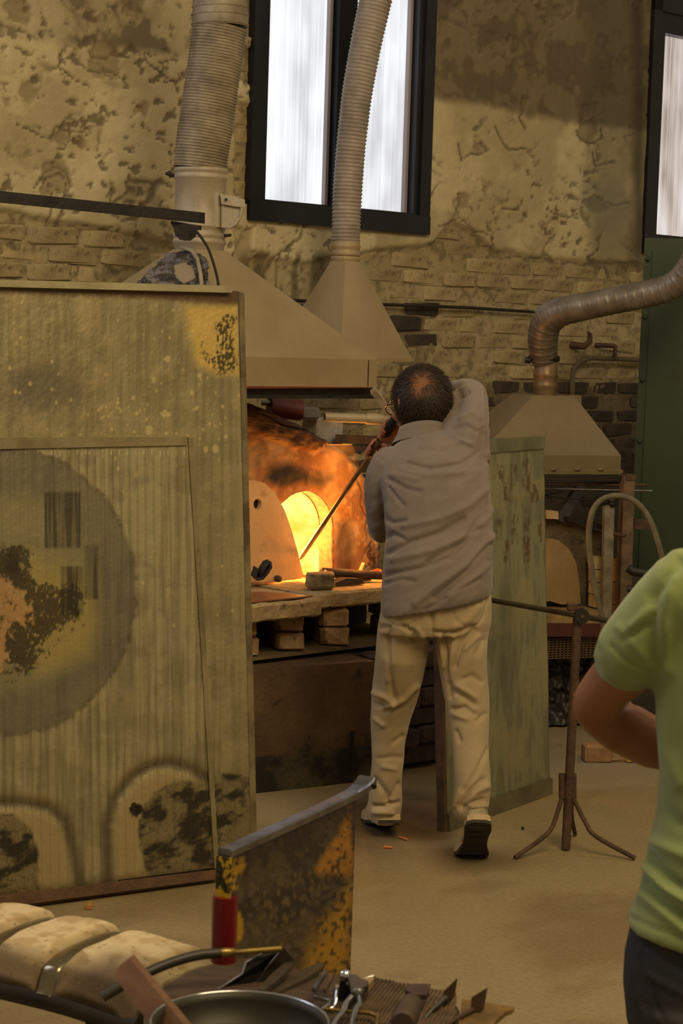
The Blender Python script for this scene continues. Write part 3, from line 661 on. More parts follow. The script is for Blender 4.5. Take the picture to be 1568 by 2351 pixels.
mb = MB(); mb.tube([on_left(x, y, .02) for x, y in ((425, 578), (447, 585), (460, 605), (467, 640), (470, 668))], .008, 8); mb.build('bent_strip', m_galv, hood1)
# damper box on the collar
dmp = MB(); q = P(520, 478, 7.72); Rr = Matrix.Rotation(R(-20), 3, 'Z')
pts = [(508, 447), (545, 452), (551, 462), (551, 490), (540, 515), (522, 524), (508, 522)]
dmp.prism([P(x, y, 7.72) for x, y in pts], Vector((0, .03, 0))); dmp.build('damper_plate', m_galv, hood1)
dmp = MB(); dmp.prism([P(x, y, 7.705) for x, y in ((505, 444), (562, 458), (562, 476), (540, 474), (508, 468))], Vector((0, .012, 0))); dmp.tube([P(556, 478, 7.71), P(552, 500, 7.71), P(540, 516, 7.71), P(525, 524, 7.71)], .006, 8)
dmp.build('damper_handle', m_galv, hood1)
dmp = MB(); dmp.tube([P(496, 444, 7.74), P(496, 522, 7.74)], .022, 10); dmp.build('damper_hinge', m_galv, hood1)
dmp = MB(); dmp.tube([P(519, 458, 7.70), P(519, 458, 7.695)], .006, 8); dmp.build('bolt', m_black, hood1)
dmp = MB(); dmp.tube([P(515, 541, 7.74), P(530, 540, 7.73)], .006, 8); dmp.build('bolt', m_iron, hood1)
# ducts
def ribbed(mb, path, widths, y0, pitch, amp, seg=40, sub=4, y1=None):
    y1 = y1 or y0; L = [P(x, y, y0 + (y1 - y0) * i / (len(path) - 1)) for i, (x, y) in enumerate(path)]; W = [w / F_PX * y0 / 2 for w in widths]
    d = [0]; 
    for a, b in zip(L[:-1], L[1:]): d.append(d[-1] + (b - a).length)
    tot = d[-1]; n = int(tot / pitch) * sub; t = np.linspace(0, tot, n)
    def sm(vals):    # smooth interpolation
        v = np.interp(t, d, vals); k = max(3, n // (len(path) * 1) | 1); pad = np.pad(v, k // 2, mode='reflect', reflect_type='odd'); return np.convolve(pad, np.ones(k) / k, 'valid')[:n]
    X, Y_, Z_ = [sm([p[i] for p in L]) for i in range(3)]; rr = np.interp(t, d, W)
    ph = (np.arange(n) % sub) / sub; rr = rr + amp * np.cos(2 * math.pi * ph) + np.array([.0012 * (random.random() - .5) for _ in range(n)])
    mb.tube([(a, b, c) for a, b, c in zip(X, Y_, Z_)], list(rr), seg, cap=False); return L
d1 = MB(); ribbed(d1, [(459, 388), (465, 335), (477, 255), (490, 165), (500, 90), (505, 60)], [118, 122, 122, 120, 122, 124], 7.8, .0115, .0032)
duct1 = thing('exhaust_duct', P(459, 388, 7.8), 'wide dusty ribbed duct rising from the large hood', 'duct', 'ribbed exhaust ducts')
d1.build('flexible_hose', m_duct, duct1)
d1 = MB(); d1.tube([P(505, 62, 7.8), P(505, 40, 7.8), P(505, 25, 7.8), P(504, -60, 7.8), P(503, -160, 7.8)], [.109, .111, .107, .105, .105], 40); d1.build('top_sleeve', m_duct, duct1)
for y, r_ in ((57, .112), (36, .113), (18, .109)):
    d1 = MB(); d1.tube([P(505, y + 3, 7.8), P(505, y, 7.8), P(505, y - 3, 7.8)], [r_ - .002, r_ + .002, r_ - .002], 40); d1.build('clamp', m_duct, duct1)
d1 = MB(); d1.tube([P(380, 398, 7.78), P(392, 400, 7.78), P(402, 404, 7.78)], [.006, .008, .007], 8); d1.tube([P(388, 393, 7.78), P(392, 408, 7.78)], .006, 6); d1.build('clamp_screw', m_iron, duct1)
# hood 2
n2c = P(793, 600, 8.80); a2_, b2_ = P(946, 831, 8.80), None
hb2 = a2_.z; cc2 = Vector((n2c.x, n2c.y, 0)); dd2 = (a2_.x - n2c.x) / 1.414
cor2 = [cc2 + (U1 * sx - V1 * sv) * (dd2 * 1.0) for sx, sv in ((1, 1), (1, -1), (-1, -1), (-1, 1))]
hood2 = thing('exhaust_hood', (cc2.x, cc2.y, hb2), 'smaller tall grey-sided pyramid hood close to the wall under the window', 'hood')
sheet_hood(hood2, cor2, hb2, hb2 + .012, n2c, .064, n2c.z, m_hood)
hs2 = [hgt_at(793, y, 8.8) for y in (548, 600, 566, 583, 594)]; collar(hood2, n2c, .062, hs2[1] - .01, hs2[0], m_hood, hs2[2:])
duct2 = thing('exhaust_duct', P(794, 548, 8.8), 'narrower ribbed duct crossing in front of the window', 'duct', 'ribbed exhaust ducts')
d1 = MB(); ribbed(d1, [(794, 552), (795, 500), (798, 430), (806, 330), (820, 210), (842, 90), (860, 10), (880, -90)], [64, 65, 66, 66, 68, 70, 73, 75], 8.8, .017, .0028, 32); d1.build('flexible_hose', M('brown_grey_duct', (158, 146, 132), (128, 116, 102), rough=.55, metal=.15, scale=10), duct2)
# bar with bracket crossing in front of duct 1, and its cable
mb = MB(); b0_ = P(-60, 442, 7.0); b1_ = P(457, 498, 7.5); hv = Vector((0, 0, .026)); bd__ = (b1_ - b0_)
mb.prism([b0_ - hv, b1_ - hv * .9, b1_ + hv * .7, b0_ + hv * .6], Vector((.02, .03, 0))); bar_t = thing('steel_arm', b0_, 'long dark horizontal steel bar above the big shield, ending at the wide duct', 'bar'); mb.build('flat_bar', m_iron, bar_t)
mb = MB(); mb.prism([P(x, y, 7.48) for x, y in ((393, 507), (455, 517), (453, 527), (445, 526), (440, 542), (428, 551), (412, 550), (402, 540), (398, 524), (392, 512))], Vector((.01, .06, 0))); mb.build('roller_bracket', m_iron, bar_t)
mb = MB(); mb.tube(spline([P(x, y, 7.45 - .01 * i) for i, (x, y) in enumerate(((442, 522), (458, 540), (475, 565), (487, 595), (497, 630), (503, 665), (506, 700)))]), .0055, 8); mb.build('cable', m_black, bar_t)
# nozzle pipe and its bracket by the man's face
noz = thing('air_nozzle', P(742, 957, 7.65), 'pale tubular nozzle pipe pointing left above the flame', 'pipe')
mb = MB(); a, b = P(744, 957, 7.65), P(842, 961, 7.72); mb.tube([a, a.lerp(b, .02), b], [.0175, .0185, .0185], 20, cap=False); mb.tube([a.lerp(b, .03), a, a.lerp(b, -.0001)], [.0135, .0135, .0175], 20, cap=False); mb.tube([a.lerp(b, .05), a.lerp(b, .051)], .0136, 20); mb.build('tube', m_galv, noz)
mb = MB(); c = P(1010, 966, 7.85); mb.tube([b.lerp(c, -.02), b, b.lerp(c, .2), b.lerp(c, .21), c], [.020, .0225, .0225, .0195, .0195], 20); mb.build('sleeve', m_galv, noz)
mb = MB(); q = [P(856, 896, 7.70), P(870, 912, 7.72), P(905, 968, 7.76)]; mb.tube(q, [.018, .017, .015], 4, smooth=False); mb.build('bracket_arm', m_galv, noz)
# parts behind: red-brown channel, motor
mb = MB(); a, b = P(770, 998, 8.45), P(990, 1008, 8.8); mb.prism([a, b, b + Vector((0, 0, -.035)), a + Vector((0, 0, -.035))], Vector((0, .05, 0))); mb.prism([a + Vector((-.02, -.01, -.042)), b + Vector((0, 0, -.042)), b + Vector((0, 0, -.07)), a + Vector((-.02, -.01, -.07))], Vector((0, .05, 0))); mb.build('frame_channel', m_rust, fur)
mb = MB(); mb.tube([P(618, 934, 8.3), P(690, 942, 8.35)], .045, 18); mb.build('burner_motor', M('dark_red_enamel', (96, 26, 24), (70, 20, 20), rough=.5), fur)
mb = MB(); mb.tube([P(600, 924, 8.29), P(622, 926, 8.3)], .012, 10); mb.build('motor_shaft', m_steel, fur)
mb = MB(); mb.box(P(708, 948, 8.42), (.09, .06, .05), R1, .008); mb.build('junction_box', M('grey_cast', (128, 124, 122), (90, 88, 88), rough=.6), fur)
mb = MB(); mb.box(P(740, 990, 8.55), (.16, .1, .12), R1, .006); mb.build('insulation_block', M('white_grey_fibre', (166, 158, 148), (132, 122, 112), rough=.9, bump=.5), fur)
# ================================================================== LEANING SHIELDS
def lean(B0, B1, tx, ty):
    d = (B1 - B0).normalized(); nb = Vector((-d.y, d.x, 0)); H, l = 1.8, .1
    for _ in range(40):
        def e(H, l): x, y = proj([B1 + Z * H + nb * l]); return x[0] - tx, y[0] - ty
        x0, y0 = e(H, l); xh, yh = e(H + .01, l); xl, yl = e(H, l + .01)
        J = np.array([[xh - x0, xl - x0], [yh - y0, yl - y0]]) / .01; dH, dl = np.linalg.solve(J, [-x0, -y0]); H += dH * .7; l += dl * .7
    return d, nb, H, l
B0, B1 = FL(0, 2092), FL(578, 2014)
pd, pn, pH, plg = lean(B0, B1, 546, 668); Lp = (B1 - B0).length
pup = (Z * pH + pn * plg) / 1.0; pfront = pd.cross(pup).normalized()
if pfront.y > 0: pfront = -pfront
print('panel H', pH, 'lean', plg, 'L', Lp)
x0_ = -.16; nu, nv = 300, 440
uu, vv = [a.ravel() for a in np.meshgrid(np.linspace(x0_, Lp, nu), np.linspace(0, 1, nv), indexing='ij')]
def PP(u, v, off=0.0):
    u = np.asarray(u)[..., None]; v = np.asarray(v)[..., None]; return np.array(B0) + u * np.array(pd) + v * np.array(pup) + np.asarray(off)[..., None] * np.array(pfront)
V0 = PP(uu, vv, 0 * uu); X, Y = proj(V0)
g1 = fbm(X / 60, Y / 60, seed=71, o=5); g2 = fbm(X / 12, Y / 12, seed=72, o=4); st = fbm(X / 9, Y / 220, seed=73, o=4); g3 = fbm(X / 4, Y / 5, seed=74, o=3)
rsp = random.Random(4)
SPOTS = [(385, 824, 6), (342, 988, 9), (378, 950, 7), (495, 1030, 8), (472, 1032, 6), (270, 924, 4), (310, 1090, 5)] + [(rsp.gauss(330, 140), rsp.gauss(935, 60), rsp.choice((1.5, 2, 2.5, 3, 4))) for _ in range(110)] + [(rsp.uniform(0, 560), rsp.uniform(680, 1500), rsp.choice((1.5, 2, 2.5))) for _ in range(50)]
def shield_colour(base, X, Y):
    c = np.tile(C(*base), (len(X), 1)); c = mix(c, C(108, 98, 70), sst(.42, .65, st) * .45); c = mix(c, C(172, 152, 108), sst(.5, .68, g1) * .35); c = mix(c, C(122, 108, 80), sst(.5, .36, g1) * .35)
    c = mix(c, C(96, 88, 72), soft(np.hypot((X - 90) / 1.6, Y - 890) - 55 + 40 * (g2 - .5), 40) * .7)
    
    for (x, y, r) in SPOTS: 
        k = np.abs(X - x) + np.abs(Y - y) < 4 * r + 6; c[k] = mix(c[k], C(196, 178, 124), soft(np.hypot(X[k] - x, (Y[k] - y) * .8) - r + 4 * (g2[k] - .5), 1.5) * .8)
    ring = np.hypot((X - 18) / 290, (Y - 1358) / 328) - 1 + .04 * (g1 - .5)
    c = mix(c, C(88, 82, 70), sst(.02, -.02, ring) * .62); c = mix(c, C(146, 136, 96), sst(-.22, -.40, ring) * .75)
    c = mix(c, C(84, 62, 40), soft(np.abs(ring) - .012, .02) * sst(.46, .6, g2) * .6)
    c = mix(c, C(176, 156, 84), soft(sdp(X, Y, [(60, 1280), (190, 1330), (225, 1420), (200, 1500), (90, 1540), (30, 1450)]) + 50 * (g1 - .5), 34) * .6)
    for (a, b, e, f) in ((98, 1130, 182, 1258), (136, 1300, 188, 1412), (190, 1252, 222, 1376)):
        c = mix(c, C(74, 68, 50), soft(np.maximum(np.abs(X - (a + e) / 2) - (e - a) / 2, np.abs(Y - (b + f) / 2) - (f - b) / 2), 3) * (.45 + .5 * sst(.4, .6, st)))
    sc = soft(sdp(X, Y, [(-80, 1330), (15, 1270), (40, 1275), (48, 1330), (70, 1345), (110, 1385), (185, 1370), (180, 1425), (120, 1440), (80, 1480), (55, 1530), (-80, 1550)]) + 80 * (g1 - .5) + 60 * (g2 - .5) - 12, 6); c = mix(c, C(50, 38, 24), sc * .85 * sst(.30, .42, g2 * .5 + g3 * .5))
    c = mix(c, C(196, 152, 100), soft(sdp(X, Y, [(-80, 1345), (10, 1330), (40, 1350), (62, 1390), (66, 1430), (20, 1440), (10, 1530), (-80, 1560)]) + 60 * (g2 - .5), 6) * .8 * sst(.3, .42, g3 * .4 + g1 * .6)); c = mix(c, C(58, 44, 28), soft(np.hypot((X - 28) / .7, Y - 1295) - 26 + 30 * (g2 - .5), 5) * .8)
    # lower arches
    A = sdp(X, Y, [(248, 2040), (240, 1900), (258, 1835), (300, 1782), (345, 1757), (388, 1750), (438, 1763), (485, 1795), (530, 1850), (540, 2040)])
    Bq = sdp(X, Y, [(-90, 1838), (60, 1842), (112, 1852), (150, 1885), (168, 1950), (186, 2060), (-90, 2080)])
    for D in (A, Bq): c = mix(c, C(76, 62, 40), sst(26, 0, np.abs(D + 2)) * .75 * (D > -30)); c = mix(c, C(172, 152, 104), sst(-6, -26, D) * .8)
    for D in (sdp(X, Y, [(338, 2030), (312, 1905), (322, 1860), (352, 1815), (392, 1795), (440, 1790), (505, 1796), (512, 1775), (590, 1785), (600, 2000)]), sdp(X, Y, [(-90, 1862), (25, 1868), (66, 1898), (84, 1950), (86, 2040), (-90, 2070)])):
        ins = soft(D + 10 * (g2 - .5), 5); c = mix(c, C(124, 110, 76), ins * .85)
        c = mix(c, C(30, 26, 20), ins * sst(.44, .66, fbm(X / 40 + Y / 90, Y / 26, seed=91, o=4)) * .9); c = mix(c, C(36, 30, 22), ins * sst(.56, .70, g3) * .4)
    c = mix(c, C(34, 26, 18), soft(np.hypot((X - 312) / 1.2, Y - 1858) - 14 + 16 * (g2 - .5), 3))
    return c
cp = shield_colour((150, 138, 100), X, Y)
yb = (1 - vv) 
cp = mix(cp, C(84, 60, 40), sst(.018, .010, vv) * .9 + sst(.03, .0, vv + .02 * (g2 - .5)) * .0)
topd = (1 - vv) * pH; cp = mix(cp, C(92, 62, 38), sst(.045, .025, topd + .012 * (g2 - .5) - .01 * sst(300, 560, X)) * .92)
yel = soft(sdp(X, Y, [(425, 700), (546, 706), (550, 862), (500, 862), (455, 840), (430, 760)]) + 16 * (g1 - .5), 12); cp = mix(cp, C(206, 174, 92), yel * .85)
blk = soft(sdp(X, Y, [(496, 740), (520, 722), (538, 730), (530, 790), (545, 810), (540, 850), (500, 855), (465, 820), (455, 760), (466, 800), (490, 820), (505, 790)]) + 30 * (g2 - .5), 4) * sst(.40, .52, g3); cp = mix(cp, C(48, 38, 24), blk * .9)
relp = .004 * (g1 - .5) + .0012 * (g3 - .5)
shield = thing('heat_shield', B0.lerp(B1, .5), 'huge stained sheet-metal heat shield leaning at the left, with scorched arches and ribbed inner panel', 'heat shield')
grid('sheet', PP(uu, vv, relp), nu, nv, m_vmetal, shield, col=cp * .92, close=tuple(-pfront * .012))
# ribbed inner sheet
inner = [(-200, 1003), (432, 1003), (446, 1004), (470, 1400), (500, 1880), (503, 1992), (300, 2018), (-200, 2090)]
ins_ = sdp(X, Y, inner); rib_u = uu + vv * -.02; ph = (rib_u / .0275) % 1.0
ribr = .0022 * np.exp(-((ph - .5) / .07) ** 2) * sst(1040, 1060, Y); ringm = (np.hypot((X - 18) / 290, (Y - 1358) / 328) < .98); archm = (np.abs(sdp(X, Y, [(248, 2040), (240, 1900), (258, 1835), (300, 1782), (345, 1757), (388, 1750), (438, 1763), (485, 1795), (530, 1850), (540, 2040)])) < 0)
ribr = ribr * (1 - .75 * ringm) * (1 - .8 * (inpoly(X, Y, [(248, 2040), (240, 1900), (258, 1835), (300, 1782), (388, 1750), (485, 1795), (540, 2040)])))
ci = shield_colour((166, 156, 120), X, Y); ci = mix(ci, C(96, 80, 54), np.exp(-((ph - .62) / .06) ** 2) * .35 * (1 - .7 * ringm)); ci = mix(ci, C(206, 196, 160), soft(segd(X, Y, [(430, 1350), (455, 1600), (478, 1760)]) - 10 - 12 * (g2 - .3), 14) * .5)
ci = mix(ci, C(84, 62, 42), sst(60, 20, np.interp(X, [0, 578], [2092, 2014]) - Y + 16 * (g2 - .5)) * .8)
emb = -.010 * np.exp(-(sdp(X, Y, [(248, 2040), (240, 1900), (258, 1835), (300, 1782), (345, 1757), (388, 1750), (438, 1763), (485, 1795), (530, 1850), (540, 2040)]) / 16) ** 2)
emb += -.008 * np.exp(-(sdp(X, Y, [(-90, 1838), (60, 1842), (112, 1852), (150, 1885), (168, 1950), (186, 2060), (-90, 2080)]) / 16) ** 2)
def imask(c):
    x, y = proj(c); return inpoly(x, y, inner)
nu2, nv2 = 560, 300
u2, v2 = [a.ravel() for a in np.meshgrid(np.linspace(x0_, Lp, nu2), np.linspace(0.0, .78, nv2), indexing='ij')]
def re2(a): return None
V2 = PP(u2, v2, 0 * u2); X, Y = proj(V2)
g1 = fbm(X / 60, Y / 60, seed=71, o=5); g2 = fbm(X / 12, Y / 12, seed=72, o=4); st = fbm(X / 9, Y / 220, seed=73, o=4); g3 = fbm(X / 4, Y / 5, seed=74, o=3)
ph = ((u2 - v2 * .02) / .0275) % 1.0; ringm = sst(1.0, .94, np.hypot((X - 18) / 290, (Y - 1358) / 328))
PA = [(248, 2040), (240, 1900), (258, 1835), (300, 1782), (345, 1757), (388, 1750), (438, 1763), (485, 1795), (530, 1850), (540, 2040)]
PB = [(-90, 1838), (60, 1842), (112, 1852), (150, 1885), (168, 1950), (186, 2060), (-90, 2080)]
dA, dB = sdp(X, Y, PA), sdp(X, Y, PB)
ribr = .0026 * np.exp(-((ph - .5) / .09) ** 2) * sst(1032, 1050, Y) * (1 - .8 * ringm) * (1 - .8 * (dA < 0)) * (1 - .8 * (dB < 0))
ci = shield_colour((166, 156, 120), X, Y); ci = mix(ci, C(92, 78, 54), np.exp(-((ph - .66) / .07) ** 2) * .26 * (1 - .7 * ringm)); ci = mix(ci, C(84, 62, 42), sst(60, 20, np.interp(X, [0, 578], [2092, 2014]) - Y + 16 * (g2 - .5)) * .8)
offs = .012 + ribr + .003 * (g1 - .5) - .008 * np.exp(-(dA / 16) ** 2) - .007 * np.exp(-(dB / 16) ** 2)
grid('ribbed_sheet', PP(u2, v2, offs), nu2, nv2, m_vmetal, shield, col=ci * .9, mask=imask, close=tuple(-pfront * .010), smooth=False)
def pan(px_, py_, off):
    q = hit(px_, py_, B0 + pfront * off, pfront); return q
m_fl2 = M('olive_sheet_edge', (140, 128, 94), (112, 100, 70), rough=.5, metal=.3, scale=8, bump=.1)
mb = MB(); mb.prism([pan(-90, 1004, .02), pan(430, 1003, .02), pan(430, 1022, .02), pan(-90, 1033, .02)], -pfront * .008); mb.build('top_batten', m_fl2, shield)
mb = MB(); mb.prism([pan(432, 1003, .018), pan(446, 1004, .018), pan(503, 1992, .018), pan(493, 1994, .018)], -pfront * .006); mb.build('edge_strip', m_fl2, shield)
mb = MB(); mb.prism([pan(-90, 640, .022), pan(526, 656, .022), pan(536, 662, .022), pan(532, 672, .022), pan(-90, 656, .022)], -pfront * .05); mb.build('top_flange', M('pale_flange', (160, 150, 116), (136, 124, 92), rough=.5, metal=.3, scale=8), shield)
mb = MB(); mb.prism([pan(549, 670, -.016), pan(561, 673, -.016), pan(592, 2008, -.016), pan(578, 2010, -.016)], -pfront * .02); mb.build('edge_angle', M('stained_edge', (130, 116, 80), (86, 68, 44), rough=.6, metal=.3, scale=6, contrast=(.4, .6)), shield)
mb = MB(); mb.prism([pan(-90, 2068, .024), pan(500, 1998, .024), pan(500, 2018, .024), pan(-90, 2096, .024)], -pfront * .02); mb.build('bottom_rail', M('rusted_rail', (104, 74, 50), (70, 50, 36), rough=.8, scale=12, bump=.5), shield)
# right-hand shield behind the man
C0, C1 = FL(1026, 1908), FL(1263, 1822)
qd, qn, qH, ql_ = lean(C0, C1, 1248, 1003); Lq = (C1 - C0).length; qup = Z * qH + qn * ql_; qf = qd.cross(qup).normalized(); qf = -qf if qf.y > 0 else qf
print('panel2', qH, ql_, Lq)
nu3, nv3 = 120, 230; u3, v3 = [a.ravel() for a in np.meshgrid(np.linspace(0, Lq, nu3), np.linspace(0, 1, nv3), indexing='ij')]
V3 = np.array(C0) + u3[:, None] * np.array(qd) + v3[:, None] * np.array(qup); X, Y = proj(V3)
k1 = fbm(X / 60, Y / 90, seed=101, o=5); k2 = fbm(X / 6, Y / 60, seed=102, o=4)
cq = np.tile(C(136, 132, 98), (len(X), 1)); cq = mix(cq, C(98, 98, 78), sst(.42, .62, k2) * .6); cq = mix(cq, C(150, 136, 94), sst(.48, .66, k1) * .7); cq = mix(cq, C(84, 84, 70), soft(np.abs(X - 1160) - 22, 20) * soft(np.abs(Y - 1480) - 120, 60) * .5)
for x, y, w_, h in [(1150, 1090, 7, 22), (1180, 1085, 8, 20), (1208, 1090, 9, 40), (1166, 1130, 10, 22), (1227, 1132, 10, 22), (1181, 1215, 8, 34), (1209, 1220, 8, 55), (1240, 1215, 5, 30), (1144, 1215, 7, 24), (1163, 1265, 7, 26), (1210, 1262, 6, 30)]:
    cq = mix(cq, C(92, 70, 40), soft(np.maximum(np.abs(X - x) - w_, np.abs(Y - y) - h), 3) * sst(.40, .55, fbm(X / 4, Y / 12, seed=104)) * .85)
sh2 = thing('heat_shield', C0.lerp(C1, .5), 'narrower greenish-grey sheet shield standing behind the worker in grey shirt', 'heat shield')
grid('sheet', V3 + ((.006 * (k1 - .5))[:, None]) * np.array(qf), nu3, nv3, m_vmetal, sh2, col=cq, close=tuple(-qf * .02))
def qan(u, v, off): return C0 + qd * u + qup * v + qf * off
mb = MB(); mb.prism([qan(0, .962, .006), qan(Lq, .968, .006), qan(Lq + .004, 1.002, .006), qan(0, 1.002, .006)], -qf * .035); mb.build('top_fold', M('grey_green_fold', (124, 122, 92), (96, 92, 66), rough=.5, metal=.3), sh2)
mb = MB(); mb.prism([qan(-.022, 0, .004), qan(.0, 0, .004), qan(0, 1, .004), qan(-.022, 1, .004)], -qf * .03); mb.build('edge_angle', m_rust, sh2)
mb = MB(); mb.prism([qan(0, .0, .012), qan(Lq, .0, .012), qan(Lq, .045, .012), qan(0, .045, .012)], -qf * .01); mb.build('bottom_rail', M('olive_rail', (112, 102, 72), (84, 74, 50), rough=.6, metal=.2), sh2)
# ================================================================== PEOPLE
def fuse(mb, voxel, it=6, fac=.5):
    me = bpy.data.meshes.new('tmp'); me.from_pydata(mb.v, [], mb.f)
    bm = bmesh.new(); bm.from_mesh(me); bmesh.ops.recalc_face_normals(bm, faces=bm.faces[:]); bm.to_mesh(me); bm.free()
    o = bpy.data.objects.new('tmp', me); COL.objects.link(o)
    r = o.modifiers.new('r', 'REMESH'); r.mode = 'VOXEL'; r.voxel_size = voxel
    s = o.modifiers.new('s', 'SMOOTH'); s.iterations = it; s.factor = fac
    dg = bpy.context.evaluated_depsgraph_get(); m2 = bpy.data.meshes.new_from_object(o.evaluated_get(dg), depsgraph=dg)
    bpy.data.objects.remove(o); bpy.data.meshes.remove(me)
    n = len(m2.vertices); co = np.empty(n * 3); m2.vertices.foreach_get('co', co); no = np.empty(n * 3); m2.vertices.foreach_get('normal', no)
    return m2, co.reshape(-1, 3), no.reshape(-1, 3)
def finish(m2, co, name, mat, parent, col=None, **k):
    off = np.array(origin_of(parent)); m2.vertices.foreach_set('co', (co - off).ravel()); m2.name = name
    m2.polygons.foreach_set('use_smooth', [True] * len(m2.polygons)); m2.materials.clear(); m2.materials.append(mat)
    if col is not None: paint(m2, col)
    m2.update(); return link(name, m2, parent, **k)
def folds(co, no, lst, base=.0, dirn=(1, 1), sc=40, seed=0):
    X, Y = proj(co); to = np.array([0, 0, EYE]) - co; to /= np.linalg.norm(to, axis=1)[:, None]; fac = sst(.0, .35, (no * to).sum(1))
    d = np.zeros(len(co))
    for pts, amp, w_ in lst: d += amp * np.exp(-(segd(X, Y, pts) / w_) ** 2)
    d *= fac
    if base:
        a = math.atan2(dirn[1], dirn[0]); s_ = co[:, 0] * math.cos(a) + co[:, 2] * math.sin(a); t_ = -co[:, 0] * math.sin(a) + co[:, 2] * math.cos(a)
        f = fbm(s_ * sc * .28, t_ * sc, co[:, 1] * sc * .6, seed=seed, o=3); d += base * 2 * (f - .5)
    return co + no * d[:, None]
def limb(mb, pts, seg=16):
    p = [P(*q[:3]) if not isinstance(q[0], Vector) else q[0] for q in pts]; r = [q[-1] for q in pts]
    # subdivide smoothly
    n = len(p); t = np.linspace(0, n - 1, (n - 1) * 4 + 1); A = np.array([list(v) for v in p])
    q = np.stack([np.interp(t, range(n), A[:, i]) for i in range(3)], -1); rr = np.interp(t, range(n), r)
    for _ in range(2): q[1:-1] = (q[:-2] + 2 * q[1:-1] + q[2:]) / 4
    mb.tube([Vector(v) for v in q], list(rr), seg); mb.ball(q[0], rr[0] * .98, 12); mb.ball(q[-1], rr[-1] * .98, 12)
def bodyrings(mb, rs, seg=36, pw=2.4, yaw=0.0):
    out = []
    for xl, yl, xr, yr, Yd, dep in rs:
        a = P(xl, yl, Yd + math.sin(yaw) * -.1); b = P(xr, yr, Yd + math.sin(yaw) * .1); c = (a + b) / 2; ax = (b - a) / 2; dv = Vector((-ax.y, ax.x, 0)).normalized() * dep
        ring = []
        for q in range(seg):
            t = 2 * math.pi * q / seg; ct, s_ = math.cos(t), math.sin(t)
            ring.append(c + ax * (abs(ct) ** (2 / pw) * (1 if ct > 0 else -1)) + dv * (abs(s_) ** (2 / pw) * (1 if s_ > 0 else -1)))
        out.append(ring)
    mb.rings(out)
def legrings(mb, rs, shrink=0.0, seg=24):
    rs2 = []
    for xl, xr, y, Yd in rs:
        a = P(xl, y, Yd); b = P(xr, y, Yd); r = (b - a).length / 2 - shrink; rs2.append(((a + b) / 2, r))
    mb.tube([q[0] for q in rs2], [q[1] for q in rs2], seg)
def hand(mb, gp, ax, d, wrist, r=.008, sc=1.0, prad=.011, curl=235):
    """fist round a rod: gp grip point, ax rod direction, d direction from rod to palm"""
    ax = ax.normalized(); d = (d - d.dot(ax) * ax).normalized(); e = ax.cross(d)
    pc = gp + d * (.030 * sc)
    k = MB()
    mb.ball(pc, (.042 * sc, .016 * sc, .03 * sc), 12, Matrix((ax, d, e)).transposed())
    lens = (.92, 1.0, .96, .8); rad = prad + r
    for i in range(4):
        o = gp + ax * ((i - 1.5) * .0195 * sc); pts = []
        for t in np.linspace(0, R(curl) * lens[i], 9): pts.append(o + d * (math.cos(t) * rad + (.010 if t < .6 else 0)) + e * (math.sin(t) * rad * 1.15))
        rr = [r * 1.08, r * 1.1, r, r * 1.05, r, r * .96, r * .92, r * .88, r * .75]; mb.tube([pc + ax * ((i - 1.5) * .016)] + pts, [r * 1.15] + rr, 10); mb.ball(pts[-1], r * .75, 8)
    th = [pc + ax * -.03 * sc - e * .008, gp + ax * -.040 * sc + d * .012 - e * .018, gp + ax * -.043 * sc - d * .010 - e * .018, gp + ax * -.036 * sc - d * .022 - e * .008]
    mb.tube(th, [.012, .011, .010, .008], 10); mb.ball(th[-1], .008, 8)
    mb.tube([wrist, wrist.lerp(pc, .6), pc], [.026, .024, .020], 14)
def head(mb, c, f, u, s=1.0):
    f = f.normalized(); u = (u - u.dot(f) * f).normalized(); r = f.cross(u); Mh = Matrix((r, f, u)).transposed()
    L = lambda a, b, e: c + (r * a + f * b + u * e) * s
    mb.ball(L(0, -.012, .02), (.077 * s, .096 * s, .092 * s), 20, Mh); mb.ball(L(0, .02, -.01), (.068 * s, .075 * s, .09 * s), 18, Mh)
    mb.ball(L(0, .038, -.068), (.052 * s, .050 * s, .042 * s), 16, Mh); mb.ball(L(0, .076, -.095), (.022 * s, .018 * s, .016 * s), 12, Mh)
    mb.tube([L(0, .090, .025), L(0, .104, -.005), L(0, .116, -.028), L(0, .100, -.034)], [.008 * s, .010 * s, .013 * s, .009 * s], 10)
    mb.ball(L(.010, .102, -.032), .009 * s, 8); mb.ball(L(-.010, .102, -.032), .009 * s, 8)
    mb.tube([L(-.045, .078, .036), L(-.02, .092, .040), L(.02, .092, .040), L(.045, .078, .036)], .009 * s, 8)
    for k in (-1, 1):
        mb.ball(L(k * .030, .080, .015), .014 * s, 10); mb.ball(L(k * .040, .066, -.02), (.022 * s, .02 * s, .02 * s), 10, Mh)
        mb.ball(L(k * .079, -.006, -.004), (.008 * s, .018 * s, .030 * s), 12, Mh @ Euler((.2, 0, k * .5)).to_matrix()); mb.tube([L(k * .084, -.016, .020), L(k * .090, -.022, .0), L(k * .085, -.012, -.024)], .005 * s, 8)
    mb.tube([L(-.024, .088, -.060), L(0, .097, -.058), L(.024, .088, -.060)], [.005, .007, .005], 8); mb.tube([L(-.022, .087, -.068), L(0, .095, -.069), L(.022, .087, -.068)], [.005, .007, .005], 8)
    return L, Mh
m_skin = M('skin', (176, 118, 84), (158, 100, 70), rough=.55, scale=12, bump=.15, bscale=90, fine=.06, sss=.08)
# ---------------- the glassworker
man = thing('person', FL(965, 1940), 'worker in grey shirt and beige trousers, back turned, holding a pipe to the furnace', 'person')
BEND[0] = .245
